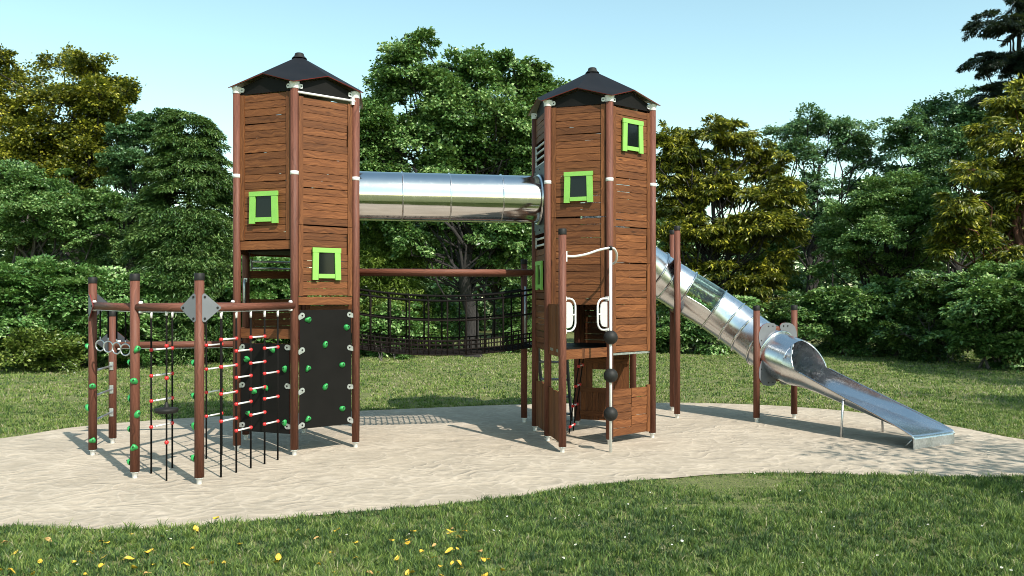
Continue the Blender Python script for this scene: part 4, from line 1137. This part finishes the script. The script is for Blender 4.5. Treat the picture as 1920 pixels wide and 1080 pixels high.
# distant wood
rng = np.random.default_rng(99); B = []
for i in range(2300):
    x = rng.uniform(-62, 62); y = 62 + rng.uniform(-5, 9) - .004*x*x; r = rng.uniform(.9, 2.0)
    zmax = 7.6 + 1.3*sin(x*.31) + 1.1*sin(x*.83+1)
    z_ = zmax * rng.random()**.9 + .2
    if i % 5 < 2: z_ = rng.uniform(.1, 4.2)
    if -2.8 < x < 1.2 and z_ < 1.6: continue
    for _ in range(3):
        ph = rng.uniform(0, 2*pi); B.append(((x, y, z_), (cos(ph), sin(ph), rng.uniform(-.1, .5)), r*1.3, r*.8, 34))
cf = dict(CFG['broad']); cf.update(L=.36, W=.26)
me = leaf_mesh('distant_wood', LM['blue'], rng, B, cf); o = link('distant_wood', me); tag(o, 'distant mass of green trees closing the far lawn', 'wood', None, 'stuff')
# trees beside the viewer whose shade falls on the right of the lawn
def shade_tree(label, x, y, zc, r, seed, dens=.5, n=9, mat='mid', tr=.22):
    rng = np.random.default_rng(seed); base = V3((x, y, -.02)); T = Thing('tree', base, label, 'tree', 'trees beside the lawn on the right'); mb = MB(); boughs = []
    mb.tube([base, base+UP*zc*.5+V3((.1, 0, 0)), base+UP*(zc+.3*r)], [tr*1.2, tr*.8, .05], 10, 0, True, False, False); c = dict(CFG['broad'])
    for i in range(n):
        v = rv(rng).normalized(); q = base + UP*zc + V3((v.x*r*.68, v.y*r*.68, v.z*r*.6)); rr = r*rng.uniform(.36, .5)
        limb(mb, base+UP*zc*.6, q, .06, .02, rng, .1, 5, 5); m_ = 12; tot = c['dens']*dens*3*pi*rr*rr/(c['L']*c['W']*.5)
        for _ in range(m_):
            u = rv(rng).normalized(); bl = rr*rng.uniform(.7, 1.1); boughs.append((tuple(q+u*rr*.2), tuple(u), bl, bl*.45, int(tot/m_)))
    T.part('trunk', mb, BK['dark']); me = leaf_mesh('crown', LM[mat], rng, boughs, c); me.transform(Matrix.Translation(-T.loc)); link('crown', me, T.root)
SHADE = True
if SHADE:
    shade_tree('tree outside the frame whose dappled shade falls on the sand by the chute', 11.6, 7.6, 6.4, 2.7, 81, .28)
    shade_tree('tree outside the frame shading the lawn right of the chute', 16.6, 14.2, 6.6, 3.4, 82, .6)
    shade_tree('tree outside the frame shading the far right lawn', 20.6, 20.0, 7.0, 3.8, 83, .7)

# ------------------------------------------------------------------ grass
def grassmat():
    m, nt, out = newmat('grass_blade')
    var = nd(nt, 'ShaderNodeAttribute', attribute_name='var').outputs['Fac']
    col = ramp(nt, var, [(0, (.024, .052, .022)), (.25, (.062, .118, .036)), (.5, (.145, .225, .052)), (.74, (.265, .335, .085)), (.88, (.27, .255, .14)), (1, (.42, .38, .25))])
    p = nt.nodes.new('ShaderNodeBsdfPrincipled'); nt.links.new(col, p.inputs['Base Color']); p.inputs['Roughness'].default_value = .55; p.inputs['Specular IOR Level'].default_value = .3
    t = nd(nt, 'ShaderNodeBsdfTranslucent', {'Color': mixc(nt, .3, col, (.25, .38, .03))}).outputs[0]
    nt.links.new(nd(nt, 'ShaderNodeMixShader', {0: .3, 1: p.outputs[0], 2: t}).outputs[0], out.inputs[0]); return m
GM = grassmat()
def vnoise(x, y, sc, seed):
    r = np.random.default_rng(seed); g_ = r.random((64, 64)); X = x*sc; Y = y*sc
    i, j = np.floor(X).astype(int), np.floor(Y).astype(int); u, v = X-i, Y-j; u = u*u*(3-2*u); v = v*v*(3-2*v)
    f = lambda a, b: g_[a % 64, b % 64]
    return f(i, j)*(1-u)*(1-v)+f(i+1, j)*u*(1-v)+f(i, j+1)*(1-u)*v+f(i+1, j+1)*u*v
def grass(label, d0, d1, N, hh, wid, seed, pw=1.0, xm=1.0, sunlit_lift=0.0):
    rng = np.random.default_rng(seed)
    nt_ = N//12; td = d0 + (d1-d0)*rng.random(nt_)**pw; tx = rng.uniform(-1, 1, nt_)*(td*.60+xm); tv_ = rng.normal(0, 1, nt_); th_ = rng.uniform(.5, 1.6, nt_)
    ti = rng.integers(0, nt_, N); sp = wid*2.6; ox, oy = rng.normal(0, sp, N), rng.normal(0, sp, N); x, d = tx[ti]+ox, td[ti]+oy; oa = np.arctan2(oy, ox); tv, th = tv_[ti], th_[ti]
    k = ~in_sand(x, d); edge = in_sand(x, d+.04) | in_sand(x, d-.04)
    x, d, edge, oa, tv, th = x[k], d[k], edge[k], oa[k], tv[k], th[k]
    pt = vnoise(x, d, .55, seed+1)*.6 + vnoise(x, d, 1.7, seed+2)*.4; cl = vnoise(x, d, 5.0, seed+3)
    worn = np.minimum(1, 1.25*np.exp(-(((x-2.9)/1.0)**2 + ((d-11.6)/.55)**2)) + .85*np.exp(-(((x-2.7)/.95)**2 + ((d-10.3)/.25)**2))) if d0 < 9 else np.zeros(len(x))
    keep = (rng.random(len(x)) < (.45 + .75*pt)) & (rng.random(len(x)) > worn*.55); x, d, pt, cl, edge, worn, oa, tv, th = [a[keep] for a in (x, d, pt, cl, edge, worn, oa, tv, th)]
    N = len(x); h = hh*rng.uniform(.45, 1.2, N)*th*(.55+.75*cl)*(.7+.5*pt)*(1-.78*worn); w = wid*rng.uniform(.7, 1.3, N)
    h = np.where(edge & (worn < .25), np.maximum(h, hh*.8*rng.uniform(.6, 1.3, N)), h)
    ph = oa + rng.normal(0, .7, N); ln = rng.uniform(.15, .95, N)*h
    dx, dy = np.cos(ph), np.sin(ph); sx, sy = -dy, dx
    fa = rng.uniform(0, pi, N); sx, sy = np.cos(fa), np.sin(fa)
    V = np.zeros((N, 5, 3)); z0 = -.014
    for i, (f, wf) in enumerate(((0, 1), (0, -1), (.55, .8), (.55, -.8), (1, 0))):
        off = ln*f*f
        V[:, i, 0] = x + dx*off + sx*w*.5*wf; V[:, i, 1] = d + dy*off + sy*w*.5*wf; V[:, i, 2] = z0 + h*f*(1-.25*f*ln/h)
    i = np.arange(N)[:, None]*5
    T_ = np.concatenate([i+np.array([[0, 1, 3]]), i+np.array([[0, 3, 2]]), i+np.array([[2, 3, 4]])], 1).reshape(-1, 3)
    tf = vnoise(x, d, 9.0, seed+4); var = np.clip(.06 + sunlit_lift + .22*worn + .55*pt + rng.normal(0, .16, N) + .13*tv + .40*(tf-.5) + (rng.random(N) < .07)*.35, 0, 1)  # constant offset paints the far lawn's brighter sunlit look into blade colour
    me = raw_mesh('grass', V.reshape(-1, 3), T_, GM, np.repeat(var, 5))
    o = link('grass', me); tag(o, label, 'grass', None, 'stuff')
grass('short green grass blades in front of the sand', 7.0, 12.6, 420000, .070, .0105, 201, 1.0, 2.2, .0)
grass('mown green grass on the lawn behind the sand', 12.4, 20.0, 290000, .060, .016, 211, .95, 3.0, .17)
grass('mown green grass running up to the shrubs', 20.0, 42.0, 290000, .065, .030, 221, .95, 4.0, .21)

# fallen leaves and daisies
def fleaf(seed):
    g_ = random.Random(seed); mb = MB(); rows = []
    n = 7
    for i in range(n):
        f = i/(n-1); w = .030*sin(pi*min(1, f*.92+.06))**.8*(1.0+.2*g_.random()); row = []
        for j in range(5):
            u = -1+2*j/4; row.append((-.05+.10*f, u*w, .012*abs(u)**1.5*(1+.5*sin(seed+f*3)) + .016*sin(f*pi*1.1+seed) + .006*g_.random()))
        rows.append(row)
    mb.grid(rows); mb.tube([(-.05, 0, .012*0+rows[0][2][2]), (-.075, .004, rows[0][2][2]+.004)], .0016, 5)
    return mb
LY = [plain('fallen_leaf_yellow', (.62, .40, .035), .6, 0, .25, 30), plain('fallen_leaf_tan', (.45, .26, .09), .7, 0, .25, 30)]
FL = [[fleaf(s).mesh('fallen_leaf', m_) for s in (1, 2, 3, 4)] for m_ in LY]
big = [(91, 1014), (191, 1014), (245, 1001), (75, 1053), (22, 1072), (62, 1076), (104, 1074), (160, 1077), (190, 1062), (172, 1037), (140, 1053), (195, 1044), (243, 1049), (279, 1034), (288, 1058), (252, 1064), (334, 1052), (351, 1059), (360, 1028), (368, 992), (386, 1050), (396, 1057), (419, 1055), (305, 1006),
       (557, 995), (631, 994), (666, 1017), (622, 1036), (665, 1047), (744, 1048), (763, 1018), (775, 996), (814, 1023), (841, 1000), (847, 991), (853, 1007), (871, 996), (874, 983), (791, 1033), (814, 1045), (842, 1034), (858, 1029), (900, 1033), (848, 1056), (861, 1057), (862, 1066), (826, 1061), (773, 1073), (694, 1076), (830, 1079), (909, 1078), (765, 1017), (624, 1075), (405, 971), (916, 1048), (844, 996)]
g_ = random.Random(5)
for i in range(18): big.append((g_.uniform(0, 960), g_.uniform(1000, 1079)))
for i, (x, y) in enumerate(big):
    tan_ = g_.random() < .22; q = gpt(x, y, .038 if y > 975 else .012); me = FL[int(tan_)][i % 4]
    o = link('fallen_leaf', me, None, q, (g_.uniform(-.35, .2), g_.uniform(-.3, .3), g_.uniform(0, 6.28))); s = g_.uniform(.42, .85); o.scale = (s, s, s)
    tag(o, 'curled tan fallen leaf lying in the front grass' if tan_ else 'small yellow fallen leaf lying in the front grass', 'leaf', 'tan leaves fallen in the grass' if tan_ else 'yellow leaves fallen in the grass')
mb = MB()
for i in range(9):
    a = 2*pi*i/9; u = V3((cos(a), sin(a), .12)); v = V3((-sin(a), cos(a), 0))
    mb.prism([u*.004 - v*.002, u*.016 - v*.0042, u*.019, u*.016 + v*.0042, u*.004 + v*.002], UP, .0012)
mb.sphere((0, 0, .003), .0055, 8, 1, .6); mb.cyl((0, 0, 0), (.004, .002, -.05), .0012, .0012, 5, 2)
DA = mb.mesh('daisy', [M['white'], plain('daisy_yellow', (.7, .45, .02)), plain('daisy_stem', (.08, .16, .03))])
dp = [(112, 997), (313, 995), (38, 1035), (145, 1058), (211, 998), (320, 1010), (650, 1002), (767, 1001), (738, 982), (926, 994), (936, 995), (951, 968), (1219, 923), (1086, 966), (1041, 972), (1248, 953), (1262, 986), (1302, 993), (1279, 1014), (1260, 1021), (1241, 1028), (1172, 1007), (1079, 1021), (1057, 1046), (1209, 1050), (1505, 1055), (1540, 960), (1564, 987), (1763, 937), (1785, 929), (1724, 987), (1740, 983), (1645, 1041), (1660, 1041), (1841, 986), (1906, 902), (1916, 922), (1478, 873+14), (1415, 888), (1178, 945), (1076, 933), (1896, 1069), (1878, 1064), (1180, 1000), (1500, 920), (1710, 925)]
for i, (x, y) in enumerate(dp):
    q = gpt(x, y, .055); o = link('daisy', DA, None, q, (g_.uniform(-.5, .1), g_.uniform(-.4, .4), g_.uniform(0, 6))); s = g_.uniform(.5, .85); o.scale = (s, s, s)
    tag(o, 'tiny white daisy in the front grass', 'daisy', 'white daisies in the grass')

# ------------------------------------------------------------------ light, sky, camera
EL = rad(46.0); SX, SY = .58, -.815
w = bpy.data.worlds.new('World'); SC.world = w; w.use_nodes = True
nt = w.node_tree; bg = nt.nodes['Background']
sky = nt.nodes.new('ShaderNodeTexSky'); sky.sky_type = 'NISHITA'; sky.sun_disc = False
sky.sun_elevation = EL; sky.sun_rotation = math.atan2(SX, SY)
sky.air_density = 1.0; sky.dust_density = .7; sky.ozone_density = 0.0
nt.links.new(mixc(nt, 1.0, sky.outputs[0], (1.10, 1.22, .97), 'MULTIPLY'), bg.inputs[0]); bg.inputs[1].default_value = .15
sl = bpy.data.lights.new('sun', 'SUN'); sl.energy = 4.3; sl.angle = rad(.5); sl.color = (1.0, .93, .84)
so = bpy.data.objects.new('sun', sl); COL.objects.link(so)
dv = V3((SX, SY, 0)).normalized()*cos(EL) + UP*sin(EL)
so.rotation_euler = dv.to_track_quat('Z', 'Y').to_euler(); so.location = dv*40
cam = bpy.data.cameras.new('camera'); cam.sensor_width = 36.0; cam.lens = 30.0; cam.shift_y = 12/1920; cam.clip_end = 2000; cam.clip_start = .1
co = bpy.data.objects.new('camera', cam); COL.objects.link(co); co.location = (0, 0, CH); co.rotation_euler = (pi/2, 0, 0); SC.camera = co
SC.view_settings.view_transform = 'Standard'; SC.view_settings.look = 'None'; SC.view_settings.exposure = 0.62; SC.view_settings.gamma = 1.0
SC.cycles.max_bounces = 8; SC.cycles.transparent_max_bounces = 8; SC.cycles.use_denoising = True; SC.cycles.pixel_filter_type = 'BLACKMAN_HARRIS'; SC.cycles.filter_width = 1.0; SC.cycles.sample_clamp_indirect = 4.0; SC.cycles.glossy_bounces = 8; SC.cycles.use_adaptive_sampling = False; SC.cycles.caustics_reflective = False; SC.cycles.caustics_refractive = False; SC.cycles.blur_glossy = 1.0
